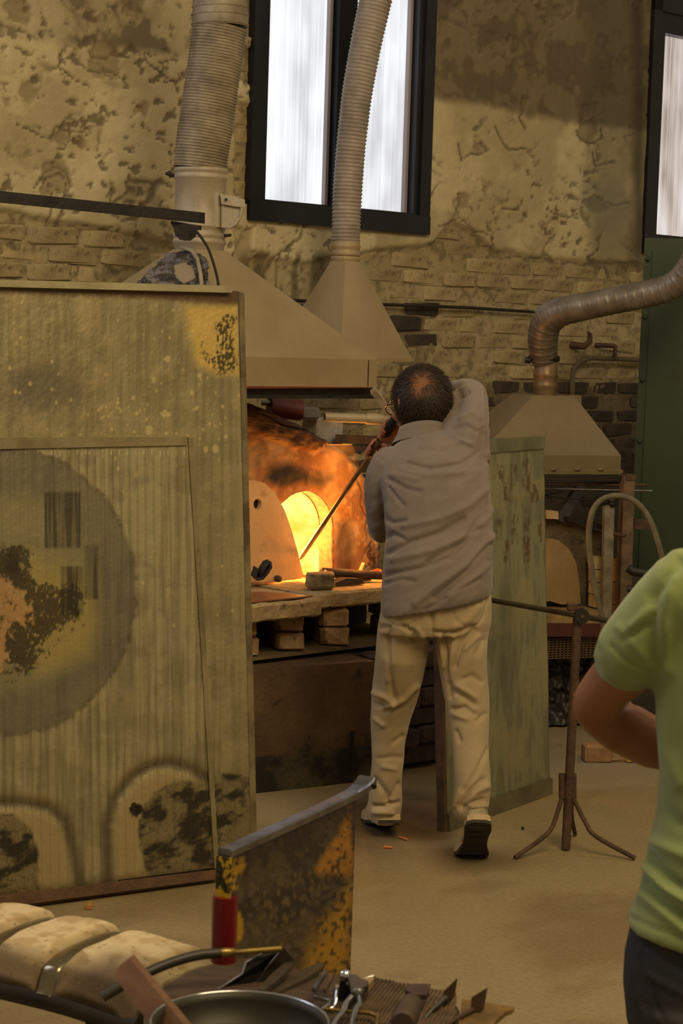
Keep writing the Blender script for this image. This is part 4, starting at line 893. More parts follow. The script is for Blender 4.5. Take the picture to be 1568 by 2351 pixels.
# blowpipe in his hands
pS = P(906, 962, 7.02); BEND[0] = 0; pE = P(695, 1274, 7.93); BEND[0] = .245; pax = (pE - pS).normalized()
pipe = thing('blowpipe', pS, 'long thin iron pipe held slantwise from his face down into the glowing furnace mouth', 'blowpipe')
mb = MB(); mb.tube([pS, pS.lerp(pE, .3), pS.lerp(pE, .6), pE], [.0085, .0085, .0095, .0095], 14); mb.tube([pE, pE + pax * .04], [.0095, .006], 12); mb.build('shaft', M('hot_worn_iron', (140, 118, 96), (100, 82, 66), rough=.4, metal=.6, scale=14), pipe)
mb = MB(); mb.tube([pS - pax * .015, pS + pax * .005, pS + pax * .18, pS + pax * .185], [.011, .0145, .0145, .010], 14); mb.build('grip_sleeve', m_black, pipe)
hc = P(962, 930, 6.95); hf = Vector((-.50, .80, -.30)); hu = Vector((-.10, .28, .95))
bd = MB(); HL, HM = head(bd, hc, hf, hu, 1.06)
bd.tube([P(968, 1010, 6.88), P(964, 985, 6.92), P(962, 950, 6.94)], [.058, .050, .050], 18)
bodyrings(bd, [(885, 1400, 1118, 1375, 6.68, .115), (895, 1300, 1118, 1275, 6.69, .11), (900, 1200, 1112, 1180, 6.73, .11), (890, 1100, 1105, 1080, 6.79, .105), (895, 1050, 1095, 1035, 6.82, .09), (925, 1012, 1050, 1002, 6.86, .07)])
limb(bd, [(900, 1066, 6.83, .048), (872, 1130, 6.85, .042), (872, 1212, 6.91, .036), (884, 1130, 7.04, .034), (890, 1062, 7.11, .027), (893, 1046, 7.125, .025)])
gL = pS + pax * .26; wL = P(894, 1044, 7.13)
hand(bd, gL, -pax, Vector((.75, .25, -.35)), wL)
limb(bd, [(1074, 1040, 6.84, .05), (1088, 960, 6.88, .045), (1086, 900, 6.98, .038), (1030, 915, 7.08, .036), (950, 958, 7.12, .027)])
gR = pS + pax * .09
hand(bd, gR, -pax, Vector((.75, .5, -.1)), P(946, 962, 7.12))
for lg in (((905, 6.68), [(880, 975, 1450, 6.69), (866, 958, 1560, 6.70), (864, 935, 1660, 6.70), (866, 912, 1760, 6.67), (862, 906, 1850, 6.64), (866, 905, 1885, 6.64)]), ((1060, 6.66), [(1005, 1108, 1450, 6.66), (1020, 1108, 1560, 6.62), (1044, 1112, 1650, 6.55), (1052, 1112, 1750, 6.42), (1056, 1100, 1840, 6.31), (1060, 1098, 1870, 6.29)])):
    legrings(bd, lg[1], .006)
m2, co, no = fuse(bd, .0045, 3)
cs_ = np.tile(C(172, 112, 78), (len(co), 1)); cs_ = mix(cs_, C(150, 88, 60), sst(.45, .65, fbm(co[:, 0] * 30, co[:, 1] * 30, co[:, 2] * 30, seed=5)) * .5)
m_skinv = M('skin_painted', vcol=True, rough=.5, bump=.12, bscale=90, fine=.05, sss=.06)
body_m = finish(m2, co, 'body', m_skinv, man, col=cs_)
# eyes, glasses
for k in (-1, 1):
    mb = MB(); mb.ball(HL(k * .030, .087, .014), .0115, 10); ey = mb.build('eye', M('eye_white', (210, 200, 190), rough=.2, fine=0), man)
    mb = MB(); mb.ball(HL(k * .030, .0965, .013), .0045, 8); mb.build('iris', m_black, ey)
gl_ = MB()
for k in (-1, 1):
    gl_.tube([HL(k * .032 + .024 * math.cos(t), .112, .012 + .018 * math.sin(t)) for t in np.linspace(0, 2 * math.pi, 17)], .002, 6)
    gl_.tube([HL(k * .056, .110, .018), HL(k * .080, .06, .020), HL(k * .086, -.01, .014), HL(k * .084, -.025, .0)], .0028, 6)
gl_.tube([HL(-.008, .112, .016), HL(.008, .112, .016)], .002, 6); gl_.build('eyeglasses', M('black_plastic', (20, 20, 22), rough=.3), man)
# hair: cap of many strands plus a shell, thin at the crown
shell = MB(); 
hairc = HL(0, -.016, .022)
def hair_dirs(n, rg):
    out = []
    while len(out) < n:
        v = Vector((rg.gauss(0, 1), rg.gauss(0, 1), rg.gauss(0, 1))).normalized()   # head axes: right, forward, up
        if v.y > .62 - .30 * max(0, -v.z) or v.z < -.78 : continue
        if v.y > .25 and v.z < -.05: continue
        out.append(v)
    return out
rg = random.Random(3)
seg_ = 44; rr_ = []; NS = 72
cap = MB(); Vc = []; hh_ = np.linspace(0, 1, seg_)
crown = (HM.inverted() @ Vector((-.012, -.088, .046))).normalized()
for i in range(seg_):
    for j in range(NS):
        th = math.pi * .78 * i / (seg_ - 1); ph_ = 2 * math.pi * j / NS
        v = Vector((math.sin(th) * math.cos(ph_), math.sin(th) * math.sin(ph_), math.cos(th)))
        lim = 1.0
        k = 1.0
        if v.y > .55 and v.z < .35: k = .90
        if v.y > .2 and v.z < -.05: k = .90
        cd = (v - crown).length; bald = max(0.0, 1 - (cd / .40) ** 2)
        n_ = float(fbm(v.x * 5, v.y * 5, v.z * 5, seed=9)) - .5
        low_ = max(0.0, -v.z) * .55
        rad = (1 + .10 + .07 * n_ + low_ * .45 - .08 * bald) * k
        Vc.append(hairc + HM @ Vector((v.x * .085 * rad, v.y * .104 * rad, v.z * .100 * rad)))
Vc = np.array([list(v) for v in Vc]); qd_ = [(i * NS + j, i * NS + (j + 1) % NS, (i + 1) * NS + (j + 1) % NS, (i + 1) * NS + j) for i in range(seg_ - 1) for j in range(NS)]
m_hair = M('dark_hair', (36, 25, 17), (24, 17, 12), spec=.15, rough=.7, scale=30, bump=.6, bscale=80, stretch=(1, 1, .35), fine=.3)
hr_ = MB(); hr_.add([Vector(v) for v in Vc], qd_, True); hobj = hr_.build('hair', M('hair_painted', vcol=True, rough=.6, spec=.2, bump=.5, bscale=90, fine=.3), man)
vv_ = np.array([list((HM.inverted() @ (Vector(v) - hairc)).normalized()) for v in Vc]); dcr = np.linalg.norm(vv_ - np.array(crown), axis=1)
hcol = mix(np.tile(C(30, 21, 15), (len(Vc), 1)), C(132, 86, 52), sst(.62, .12, dcr + .25 * (fbm(vv_[:, 0] * 9, vv_[:, 1] * 9, vv_[:, 2] * 4, seed=77) - .5)) * .9); paint(hobj.data, hcol)
m_strand = M('hair_strand', (48, 33, 22), rough=.55, spec=.3, fine=0)
st_ = MB()
for v in hair_dirs(2600, rg):
    cd = (v - crown).length
    if rg.random() < 1.15 - cd / .5: continue
    rad = 1.10 + max(0, -v.z) * .24
    p = hairc + HM @ Vector((v.x * .085 * rad, v.y * .104 * rad, v.z * .100 * rad)); nrm = (HM @ v).normalized()
    away = HM @ (v - crown); dn = (away.normalized() * .8 + Vector((0, 0, -.5))); dn = (dn - dn.dot(nrm) * nrm).normalized(); sd = nrm.cross(dn).normalized() * rg.uniform(-.4, .4)
    L_n = rg.uniform(.025, .05); w_ = .0011
    a = p - nrm * .002; b = p + (dn + sd) * L_n * .5 + nrm * .004; c = p + (dn + sd * 1.8) * L_n + nrm * rg.uniform(-.004, .004); s2 = nrm.cross(dn).normalized() * w_
    st_.add([a - s2, a + s2, b + s2, b - s2, c], [(0, 1, 2, 3), (3, 2, 4)], True)
o = st_.build('hair_strands', m_strand, hobj, kind='stuff')
# shirt
sh = MB()
bodyrings(sh, [(874, 1413, 1128, 1362, 6.66, .150), (873, 1395, 1131, 1345, 6.66, .152), (880, 1300, 1130, 1270, 6.68, .142), (885, 1228, 1130, 1205, 6.71, .136), (880, 1150, 1127, 1130, 6.75, .132), (872, 1095, 1120, 1072, 6.79, .126), (878, 1056, 1106, 1036, 6.82, .112), (904, 1022, 1082, 1008, 6.85, .092), (926, 1000, 1030, 990, 6.88, .072), (934, 990, 1010, 982, 6.885, .066)])
limb(sh, [(896, 1066, 6.82, .064), (876, 1100, 6.83, .060), (872, 1150, 6.85, .054), (873, 1205, 6.90, .047), (878, 1222, 6.94, .044), (884, 1150, 7.02, .044), (889, 1095, 7.07, .041), (891, 1066, 7.10, .038)], 20)
limb(sh, [(1072, 1050, 6.82, .075), (1080, 1000, 6.84, .066), (1087, 945, 6.89, .054), (1086, 906, 6.965, .050), (1070, 898, 7.0, .047), (1045, 903, 7.05, .046), (1018, 918, 7.09, .044), (1000, 930, 7.10, .040)], 20)
limb(sh, [(1052, 1030, 6.84, .070), (1046, 970, 6.90, .058), (1050, 925, 6.97, .048)], 20)
m2, co, no = fuse(sh, .0055, 4)
SF = [([(1122, 1120), (1080, 1160), (1010, 1192), (930, 1208)], .007, 9), ([(1126, 1170), (1085, 1225), (1000, 1262), (905, 1285)], .009, 10), ([(1128, 1230), (1085, 1290), (1010, 1340), (955, 1385)], .010, 11), ([(1128, 1290), (1085, 1330), (1030, 1368)], .008, 9),
      ([(1118, 1040), (1113, 1130), (1120, 1210), (1122, 1280)], .008, 7), ([(1108, 985), (1100, 1035), (1062, 1062), (990, 1074), (935, 1062)], -.008, 5), ([(925, 1080), (990, 1092), (1060, 1084)], .005, 8),
      ([(890, 1270), (940, 1244), (1010, 1222), (1065, 1190)], -.010, 8), ([(885, 1320), (960, 1305), (1030, 1280), (1095, 1215)], -.010, 8), ([(1112, 1180), (1060, 1245), (980, 1290)], -.006, 6), ([(1120, 1250), (1070, 1310), (1000, 1372)], -.010, 7), ([(1100, 1330), (1040, 1360), (980, 1400)], -.006, 6),
      ([(890, 1098), (930, 1120), (965, 1128)], -.008, 6), ([(893, 1120), (925, 1160)], -.006, 5), ([(905, 1090), (960, 1100)], .004, 7), ([(880, 1185), (900, 1200), (930, 1196)], -.008, 6), ([(876, 1240), (900, 1225), (925, 1236)], -.009, 6), ([(885, 1340), (920, 1330), (950, 1335)], -.006, 7),
      ([(1030, 905), (1050, 885), (1080, 872)], -.009, 5), ([(1022, 925), (1048, 900), (1075, 888)], .007, 5), ([(1038, 935), (1052, 915), (1075, 900)], -.010, 5), ([(1060, 960), (1085, 945), (1100, 960)], .006, 7), ([(1040, 985), (1070, 975), (1095, 990)], -.008, 6), ([(1050, 1010), (1080, 1020)], .007, 7), ([(1105, 880), (1112, 930), (1112, 990)], .004, 5),
      ([(950, 1000), (1000, 1010), (1045, 1000)], .004, 7), ([(960, 1030), (1010, 1036), (1060, 1020)], -.005, 6)]
SF = [(p_, a_ * 1.35, w_ * .85) for p_, a_, w_ in SF]
co = folds(co, no, SF, .0045, (1, .75), 30, 7)
m_shirt = M('grey_work_shirt', (124, 110, 98), (108, 95, 85), rough=.85, scale=4, bump=.12, bscale=300, sheen=.2, fine=.06)
finish(m2, co, 'shirt', m_shirt, man)
# collar
cl = MB(); cn_ = P(968, 984, 6.89); ring = lambda r1, r2, dz, cx=0: [cn_ + Vector((math.cos(t) * r1, math.sin(t) * r2, dz - .028 * math.sin(t - .3) * 1)) for t in np.linspace(.15 * math.pi * 0, 2 * math.pi, 29)[:-1]]
cl.rings([ring(.100, .088, -.050), ring(.082, .074, -.012), ring(.077, .070, .004), ring(.073, .066, .003), ring(.074, .066, -.04)], False, True); cl.build('collar', m_shirt, man)
# trousers
tr = MB()
bodyrings(tr, [(878, 1340, 1124, 1320, 6.67, .12), (874, 1400, 1129, 1380, 6.66, .128), (869, 1430, 1128, 1425, 6.665, .130), (868, 1452, 1122, 1450, 6.67, .122)])
LL = [(867, 990, 1440, 6.68), (862, 982, 1500, 6.69), (857, 972, 1550, 6.70), (852, 958, 1600, 6.71), (849, 942, 1650, 6.70), (852, 931, 1700, 6.68), (853, 926, 1750, 6.66), (850, 922, 1800, 6.64), (846, 924, 1840, 6.63), (841, 920, 1862, 6.63), (840, 917, 1876, 6.63)]
RL = [(995, 1124, 1440, 6.66), (1002, 1118, 1500, 6.64), (1011, 1119, 1550, 6.61), (1021, 1123, 1600, 6.57), (1031, 1124, 1650, 6.52), (1038, 1121, 1700, 6.46), (1041, 1124, 1750, 6.40), (1044, 1127, 1800, 6.35), (1041, 1124, 1840, 6.32), (1038, 1117, 1862, 6.31), (1040, 1111, 1872, 6.31)]
legrings(tr, LL); legrings(tr, RL)
m2, co, no = fuse(tr, .006, 5)
TF = [([(870, 1440), (893, 1440 - 0), (893, 1500), (900, 1580), (908, 1610)], -.008, 6), ([(893, 1560), (905, 1470)], .006, 9), ([(925, 1440), (950, 1452), (948, 1470)], -.008, 6), ([(960, 1446), (975, 1470), (950, 1480)], .006, 6), ([(955, 1590), (930, 1620), (885, 1632)], -.010, 6), ([(958, 1575), (930, 1605), (890, 1622)], .008, 7), ([(855, 1590), (885, 1600), (905, 1615)], .008, 8), ([(853, 1615), (880, 1622)], -.007, 6), ([(860, 1650), (880, 1665)], .006, 6), ([(925, 1690), (905, 1705)], -.006, 6),
      ([(880, 1760), (905, 1765)], .005, 7), ([(862, 1790), (885, 1820), (895, 1845)], -.009, 7), ([(915, 1800), (900, 1830)], -.007, 6), ([(858, 1850), (885, 1852), (915, 1842)], -.009, 5), ([(858, 1865), (900, 1866)], .007, 6), ([(925, 1740), (900, 1738), (870, 1742)], -.004, 6),
      ([(1020, 1460), (1028, 1540), (1034, 1600)], -.009, 5), ([(1010, 1460), (1020, 1530)], .006, 6), ([(1042, 1460), (1036, 1520), (1030, 1560)], .007, 6), ([(1090, 1448), (1062, 1475), (1045, 1530)], -.009, 6), ([(1098, 1460), (1068, 1490)], .007, 6), ([(1112, 1470), (1095, 1500)], -.006, 7), ([(1062, 1560), (1085, 1552), (1105, 1565)], -.006, 6), ([(1040, 1585), (1065, 1600), (1090, 1618)], -.009, 7), ([(1050, 1575), (1090, 1600)], .006, 7), ([(1040, 1628), (1068, 1624), (1090, 1640)], -.009, 6), ([(1045, 1640), (1070, 1650)], .008, 7), ([(1112, 1640), (1095, 1655)], -.007, 6), ([(1048, 1680), (1055, 1700)], -.007, 6),
      ([(1120, 1720), (1095, 1770), (1062, 1815)], -.007, 5), ([(1110, 1790), (1080, 1815), (1055, 1850)], -.010, 6), ([(1118, 1805), (1090, 1820), (1075, 1845)], .009, 7), ([(1055, 1815), (1045, 1850)], .007, 6), ([(1108, 1836), (1080, 1842), (1060, 1856)], -.009, 5), ([(1112, 1850), (1085, 1852)], .009, 6),
      ([(992, 1390), (993, 1460)], -.010, 4), ([(878, 1415), (905, 1436), (935, 1438), (952, 1425)], -.004, 2.5), ([(1043, 1405), (1048, 1425), (1068, 1438), (1100, 1434), (1114, 1410), (1120, 1380)], -.005, 2.5), ([(1000, 1452), (1040, 1454), (1090, 1440)], -.009, 5), ([(1045, 1440), (1080, 1420), (1100, 1395)], .005, 9)]
TF = [(p_, a_ * 1.3, w_ * .9) for p_, a_, w_ in TF]
co = folds(co, no, TF, .0035, (.4, 1), 24, 17)
m_tr = M('beige_trousers', (170, 150, 114), (152, 132, 98), rough=.88, scale=5, bump=.12, bscale=260, sheen=.15, fine=.06)
finish(m2, co, 'trousers', m_tr, man)
BEND[0] = 0.0
# shoes
m_su = M('tan_shoe_leather', (170, 154, 120), (132, 116, 86), rough=.75, scale=14, bump=.3); m_ss = M('dark_tread', (58, 52, 40), (40, 36, 28), rough=.85, scale=30, bump=.8, bscale=60); m_sl = M('pale_midsole', (176, 152, 112), rough=.7)
def shoe(toe, yaw, pitch, bend=0.0):
    """toe: ground contact under the ball; local x toward the toe"""
    Rm = Euler((0, 0, yaw)).to_matrix()
    def T(x, y, z):     # foot bends at the ball: x>0 stays flat
        if x < 0:
            c, s = math.cos(pitch), math.sin(pitch); x, z = x * c - z * s * -1 * -1, -x * s + z * c
            x = x
        return toe + Rm @ Vector((x, y, z))
    def T2(x, y, z):
        if x < 0: c, s = math.cos(pitch), math.sin(pitch); X_, Z_ = x * c + z * s, -x * s + z * c
        else: X_, Z_ = x, z
        return toe + Rm @ Vector((X_ * 1.12, y * 1.16, Z_ * 1.12))
    prof = [(-.205, .018, .02), (-.20, .028, .045), (-.185, .034, .068), (-.15, .035, .085), (-.11, .033, .078), (-.06, .037, .062), (-.01, .044, .05), (.03, .046, .044), (.055, .040, .038), (.072, .026, .028), (.078, .012, .018)]
    up = MB(); up.rings([[T2(x, w_ * math.cos(t) * (1 if math.sin(t) < .2 else .92), .022 + max(-.004, h * math.sin(t)) if math.sin(t) > 0 else .018) for t in np.linspace(0, 2 * math.pi, 21)[:-1]] for x, w_, h in prof])
    up.tube([T2(-.165, 0, .075), T2(-.17, 0, .115)], [.036, .034], 16)
    sp = MB(); so = MB()
    pr2 = [(-.213, .016), (-.205, .032), (-.17, .038), (-.12, .033), (-.07, .034), (-.02, .046), (.03, .049), (.06, .042), (.080, .026), (.088, .010)]
    so.rings([[T2(x, y, z) for y, z in ((-w_, .0), (w_, 0), (w_, .010), (-w_, .010))] for x, w_ in pr2], True, False)
    sp.rings([[T2(x, y, z) for y, z in ((-w_ * 1.03, .010), (w_ * 1.03, .010), (w_ * 1.0, .028), (-w_ * 1.0, .028))] for x, w_ in pr2], True, False)
    for k in range(9):
        x = -.19 + k * .03
        if abs(x + .10) < .03: continue
        so.prism([T2(x, -.028, 0), T2(x, .028, 0), T2(x + .014, .028, 0), T2(x + .014, -.028, 0)], (T2(x, 0, -.004) - T2(x, 0, 0)))
    return up, sp, so
for toe, yaw, pitch, in ((FL(872, 1908) + Vector((-.002, .10, .003)), R(98), R(14)), (FL(1084, 1972) + Vector((.0, .0, .003)), R(92), R(43))):
    up, sp, so = shoe(toe, yaw, pitch); u_ = up.build('shoe', m_su, man); sp.build('midsole', m_sl, u_); so.build('outsole', m_ss, u_)
# ---------------- person in green
GD = 3.3
gp_ = thing('person', FL(1785, 2900), 'person in green t-shirt and dark jeans with one bare elbow bent, nearest at right', 'person')
yg = 3.36
bd = MB()
bodyrings(bd, [(1500, 2150, 2070, 2150, yg, .10), (1545, 1950, 2040, 1950, yg, .095), (1540, 1750, 2050, 1750, yg, .10), (1520, 1500, 2060, 1500, yg, .105), (1545, 1370, 2035, 1370, yg, .09), (1640, 1290, 1930, 1290, yg, .07)])
hL2, hM2 = head(bd, P(1790, 1090, yg + .02), Vector((.25, .95, -.1)), Vector((0, .1, 1)))
bd.tube([P(1787, 1330, yg), P(1788, 1240, yg), P(1790, 1150, yg + .01)], [.06, .05, .048], 16)
limb(bd, [(1575, 1390, 3.34, .054), (1505, 1470, 3.38, .051), (1428, 1545, 3.42, .050), (1374, 1605, 3.46, .045), (1368, 1626, 3.48, .044), (1420, 1664, 3.52, .050), (1500, 1708, 3.58, .048), (1580, 1730, 3.64, .036), (1640, 1755, 3.68, .029)])
limb(bd, [(2000, 1390, 3.38, .052), (2080, 1500, 3.40, .048), (2140, 1620, 3.44, .042), (2060, 1690, 3.56, .038), (1960, 1740, 3.66, .028)])
def openhand(mb, w, d, up_):
    d = d.normalized(); up_ = (up_ - up_.dot(d) * d).normalized(); n = d.cross(up_); mb.ball(w + d * .05, (.045, .016, .04), 12, Matrix((d, n, up_)).transposed()); mb.tube([w, w + d * .03], [.027, .026], 12)
    for i, L_ in enumerate((.07, .078, .073, .058)):
        b = w + d * .082 + up_ * (.027 - i * .018); mb.tube([b - d * .02, b, b + d * L_ * .5 + n * .006, b + d * L_ * .9 + n * .018], [.0085, .0085, .0080, .0065], 8)
    mb.tube([w + d * .02 + up_ * .025, w + d * .05 + up_ * .052, w + d * .075 + up_ * .062], [.012, .010, .008], 8)
openhand(bd, P(1640, 1755, 3.68), Vector((1, .1, .05)), Vector((0, .2, 1))); openhand(bd, P(1960, 1740, 3.66), Vector((-1, .1, .08)), Vector((0, .2, 1)))
legrings(bd, [(1500, 1770, 2200, yg), (1510, 1760, 2350, yg), (1530, 1730, 2600, yg), (1560, 1700, 2850, yg + .02), (1580, 1680, 3050, yg + .03)], .012); legrings(bd, [(1800, 2060, 2200, yg), (1810, 2050, 2350, yg), (1830, 2030, 2600, yg), (1860, 2000, 2850, yg), (1880, 1980, 3050, yg)], .012)
m2, co, no = fuse(bd, .005, 4)
ax_, ay_ = proj(co); co = co - no * (.004 * np.exp(-(segd(ax_, ay_, [(1405, 1630), (1450, 1616), (1500, 1596)]) / 9) ** 2))[:, None]
cs_ = np.tile(C(150, 98, 66), (len(co), 1)); cs_ = mix(cs_, C(132, 82, 54), sst(.45, .65, fbm(co[:, 0] * 14, co[:, 1] * 14, co[:, 2] * 14, seed=55)) * .5)
finish(m2, co, 'body', m_skinv, gp_, col=cs_)
hz = MB(); hz.ball(hL2(0, -.018, .025), (.088, .106, .104), 22, hM2); hz.ball(hL2(0, -.06, -.05), (.078, .06, .08), 16, hM2); hz.build('hair', m_hair, gp_)
gs = MB()
bodyrings(gs, [(1438, 2122, 2110, 2262, yg, .150), (1440, 2112, 2110, 2240, yg, .152), (1468, 2050, 2100, 2120, yg, .146), (1487, 1965, 2080, 2000, yg, .140), (1508, 1870, 2060, 1870, yg, .132), (1513, 1780, 2050, 1780, yg, .130), (1506, 1650, 2060, 1650, yg, .132), (1502, 1540, 2070, 1540, yg, .134), (1506, 1440, 2068, 1440, yg, .128), (1520, 1360, 2050, 1360, yg, .115), (1560, 1290, 2010, 1290, yg, .098), (1640, 1245, 1930, 1245, yg, .082), (1700, 1225, 1880, 1225, yg, .066)])
limb(gs, [(1590, 1352, 3.33, .078), (1545, 1400, 3.35, .078), (1500, 1450, 3.37, .074), (1460, 1492, 3.39, .069), (1446, 1508, 3.40, .066)], 22)
limb(gs, [(1985, 1370, 3.38, .075), (2040, 1450, 3.39, .070), (2085, 1520, 3.40, .064)], 20)
m2, co, no = fuse(gs, .006, 6)
GF = [([(1560, 1290), (1500, 1370), (1490, 1450), (1500, 1520)], -.010, 14), ([(1420, 1440), (1470, 1500), (1500, 1530)], .004, 10), ([(1400, 1480), (1440, 1520), (1490, 1545)], -.005, 4), ([(1545, 1330), (1525, 1420), (1530, 1540)], .008, 14), ([(1500, 1600), (1520, 1720), (1560, 1800)], .006, 18),
      ([(1490, 1960), (1530, 2010), (1600, 2060)], -.014, 9), ([(1480, 1990), (1530, 2040), (1600, 2085)], .012, 10), ([(1478, 2022), (1530, 2070), (1600, 2130)], -.012, 9), ([(1500, 1935), (1560, 1960), (1610, 1980)], .008, 14), ([(1470, 2050), (1530, 2100), (1600, 2160)], .008, 12), ([(1510, 1850), (1560, 1890)], -.006, 14), ([(1450, 1440), (1490, 1400)], .006, 10), ([(1434, 1466), (1480, 1440)], -.006, 8),
      ([(1440, 2100), (1500, 2130), (1600, 2166)], -.004, 4)]
co = folds(co, no, GF, .006, (.5, 1), 12, 27)
finish(m2, co, 'shirt', M('green_jersey', (138, 150, 92), (122, 134, 78), rough=.9, scale=4, bump=.1, bscale=300, sheen=.3, fine=.05), gp_)
gj = MB()
bodyrings(gj, [(1452, 2110, 2095, 2160, yg, .128), (1434, 2190, 2105, 2220, yg, .135), (1430, 2260, 2110, 2280, yg, .138), (1438, 2350, 2105, 2360, yg, .13)])
legrings(gj, [(1434, 1800, 2280, yg), (1462, 1795, 2450, yg), (1500, 1770, 2620, yg), (1530, 1750, 2850, yg + .02), (1540, 1740, 3080, yg + .03)]); legrings(gj, [(1750, 2105, 2280, yg), (1780, 2085, 2450, yg), (1800, 2060, 2620, yg), (1830, 2040, 2850, yg), (1840, 2030, 3080, yg)])
m2, co, no = fuse(gj, .007, 5)
JF = [([(1475, 2150), (1462, 2220), (1466, 2290), (1490, 2360)], .006, 4), ([(1490, 2240), (1530, 2262), (1575, 2285)], .005, 5), ([(1500, 2265), (1510, 2310), (1530, 2351)], -.004, 4), ([(1470, 2160), (1520, 2195), (1570, 2225)], -.006, 6)]
co = folds(co, no, JF, .004, (.4, 1), 16, 37)
finish(m2, co, 'jeans', M('dark_jeans', (42, 44, 52), (58, 50, 44), rough=.85, scale=7, bump=.2, bscale=260, fine=.12), gp_)
for sx in (1640, 1935):
    b_ = P(sx, 3060, yg); up, sp, so = shoe(Vector((b_.x, b_.y + .12, .003)), R(88), 0.0); u_ = up.build('shoe', m_black, gp_); sp.build('midsole', m_sl, u_); so.build('outsole', m_ss, u_)
# ================================================================== RIGHT SIDE: second furnace, hood, cabinet, stand
A2 = Vector((.60, 8.42, 0)); a20 = R(22); U2 = Vector((math.cos(a20), math.sin(a20), 0)); V2_ = Vector((-math.sin(a20), math.cos(a20), 0)); R2 = Matrix((U2, V2_, Z)).transposed()
def GP(s, v, h): return A2 + U2 * s + V2_ * v + Z * h
def gsh(px_, py_, v=0.0):
    p = hit(px_, py_, GP(0, v, 0), V2_); q = p - GP(0, v, 0); return q.dot(U2), q.z
def gpoly(pts, v, d, name, mat, parent, **k):
    mb = MB(); q = [gsh(x, y, v) for x, y in pts]; mb.prism([GP(s, v, h) for s, h in q], V2_ * d); return mb.build(name, mat, parent, **k)
fu2 = thing('furnace', GP(.55, .3, 0), 'small unlit furnace with rusty post, red beam and tan arched door behind the narrow shield', 'furnace')
m_ref = M('grey_brown_refractory', (104, 90, 64), (68, 56, 42), rough=.9, scale=6, bump=.7, bscale=40, c3=(44, 36, 28), fine=.25)
gpoly([(1180, 1200), (1262, 1178), (1300, 1188), (1345, 1212), (1400, 1225), (1408, 1418), (1180, 1410)], .06, .5, 'refractory_block', m_ref, fu2)
gpoly([(1160, 1395), (1260, 1236), (1282, 1240), (1308, 1262), (1324, 1295), (1330, 1340), (1333, 1386), (1290, 1388), (1262, 1380)], -.0, .05, 'door_slab', M('tan_refractory', (146, 122, 82), (126, 102, 66), rough=.85, scale=5, bump=.2), fu2)
gpoly([(1160, 1400), (1400, 1402), (1400, 1432), (1160, 1430)], -.08, .6, 'hearth', M('tan_hearth', (150, 122, 76), (116, 92, 58), rough=.85, scale=9, bump=.4), fu2)
gpoly([(1160, 1431), (1425, 1433), (1425, 1462), (1160, 1462)], -.10, .05, 'red_beam', M('dark_red_beam', (84, 32, 18), (60, 26, 16), rough=.7, scale=8), fu2)
s0_, h0_ = gsh(1262, 1512, -.06); s1_, h1_ = gsh(1400, 1463, -.06)
mb = MB(); nx, nz = 22, 9
for i in range(nx):
    mb.box(GP(s0_ - .1 + (s1_ - s0_ + .1) * i / (nx - 1), -.06, (h0_ + h1_) / 2), (.004, .003, h1_ - h0_), R2)
for j in range(nz): mb.box(GP((s0_ + s1_) / 2 - .05, -.06, h0_ + (h1_ - h0_) * j / (nz - 1)), (s1_ - s0_ + .1, .003, .0045), R2)
mb.build('mesh_guard', M('brown_mesh', (100, 76, 46), rough=.6, metal=.3), fu2)
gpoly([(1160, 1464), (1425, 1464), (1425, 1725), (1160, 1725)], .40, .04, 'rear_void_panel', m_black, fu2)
for x in (1175, 1418): gpoly([(x, 1462), (x + 20, 1462), (x + 20, 1745), (x, 1745)], .0, .03, 'leg', m_rust, fu2)
# posts, brick columns
pst = fu2
gpoly([(1433, 1092), (1458, 1092), (1446, 1480), (1440, 1725), (1416, 1725), (1420, 1480)], -.12, .04, 'rusty_post', M('rust_grey_post', (112, 88, 64), (78, 60, 44), rough=.7, scale=16, bump=.3), pst)
gpoly([(1438, 1088), (1461, 1090), (1460, 1103), (1438, 1102)], -.125, .05, 'post_cap', m_rust, pst)
gpoly([(1160, 1092), (1442, 1093), (1442, 1104), (1160, 1104)], -.10, .03, 'top_rail', m_iron, pst)
gpoly([(1388, 1165), (1398, 1160), (1411, 1164), (1404, 1420), (1384, 1420)], -.13, .02, 'angle_post', M('grey_angle', (140, 130, 108), (98, 86, 66), rough=.6, metal=.3, scale=12), pst)
mb = MB(); 
for y in (1156, 1150): s, h = gsh(1405, y, -.13); mb.lathe(GP(s, -.13, h), [(.006, -.015), (.016, -.012), (.016, .012), (.006, .015)], 12, V2_)
mb.build('hinge_roller', m_iron, pst)
for col_, c1_, c2_, ys in (((1366, 1386), (190, 172, 124), (160, 138, 96), (1278, 1308, 1338, 1366, 1396)), ((1409, 1424), (176, 128, 62), (150, 104, 50), (1283, 1337, 1388, 1420))):
    mt = M('column_brick_%d' % c1_[1], c1_, c2_, rough=.85, scale=14, bump=.4, rnd=.12)
    for y0, y1 in zip(ys[:-1], ys[1:]): gpoly([(col_[0], y0 + 1), (col_[1], y0 + 1), (col_[1] - 2, y1 - 1), (col_[0] - 1, y1 - 1)], -.04, .06, 'brick', mt, pst)
gpoly([(1398, 1225), (1405, 1225), (1404, 1280), (1398, 1280)], -.03, .05, 'wedge_brick', M('orange_wedge', (168, 124, 62), rough=.85), pst)
mb = MB(); mb.tube([P(1410, 1226, 8.45), P(1436, 1230, 8.4)], .008, 8); mb.build('hook', m_rust, pst)
gpoly([(1457, 1192), (1500, 1195), (1500, 1218), (1457, 1214)], -.10, .02, 'side_bracket', m_rust, pst)
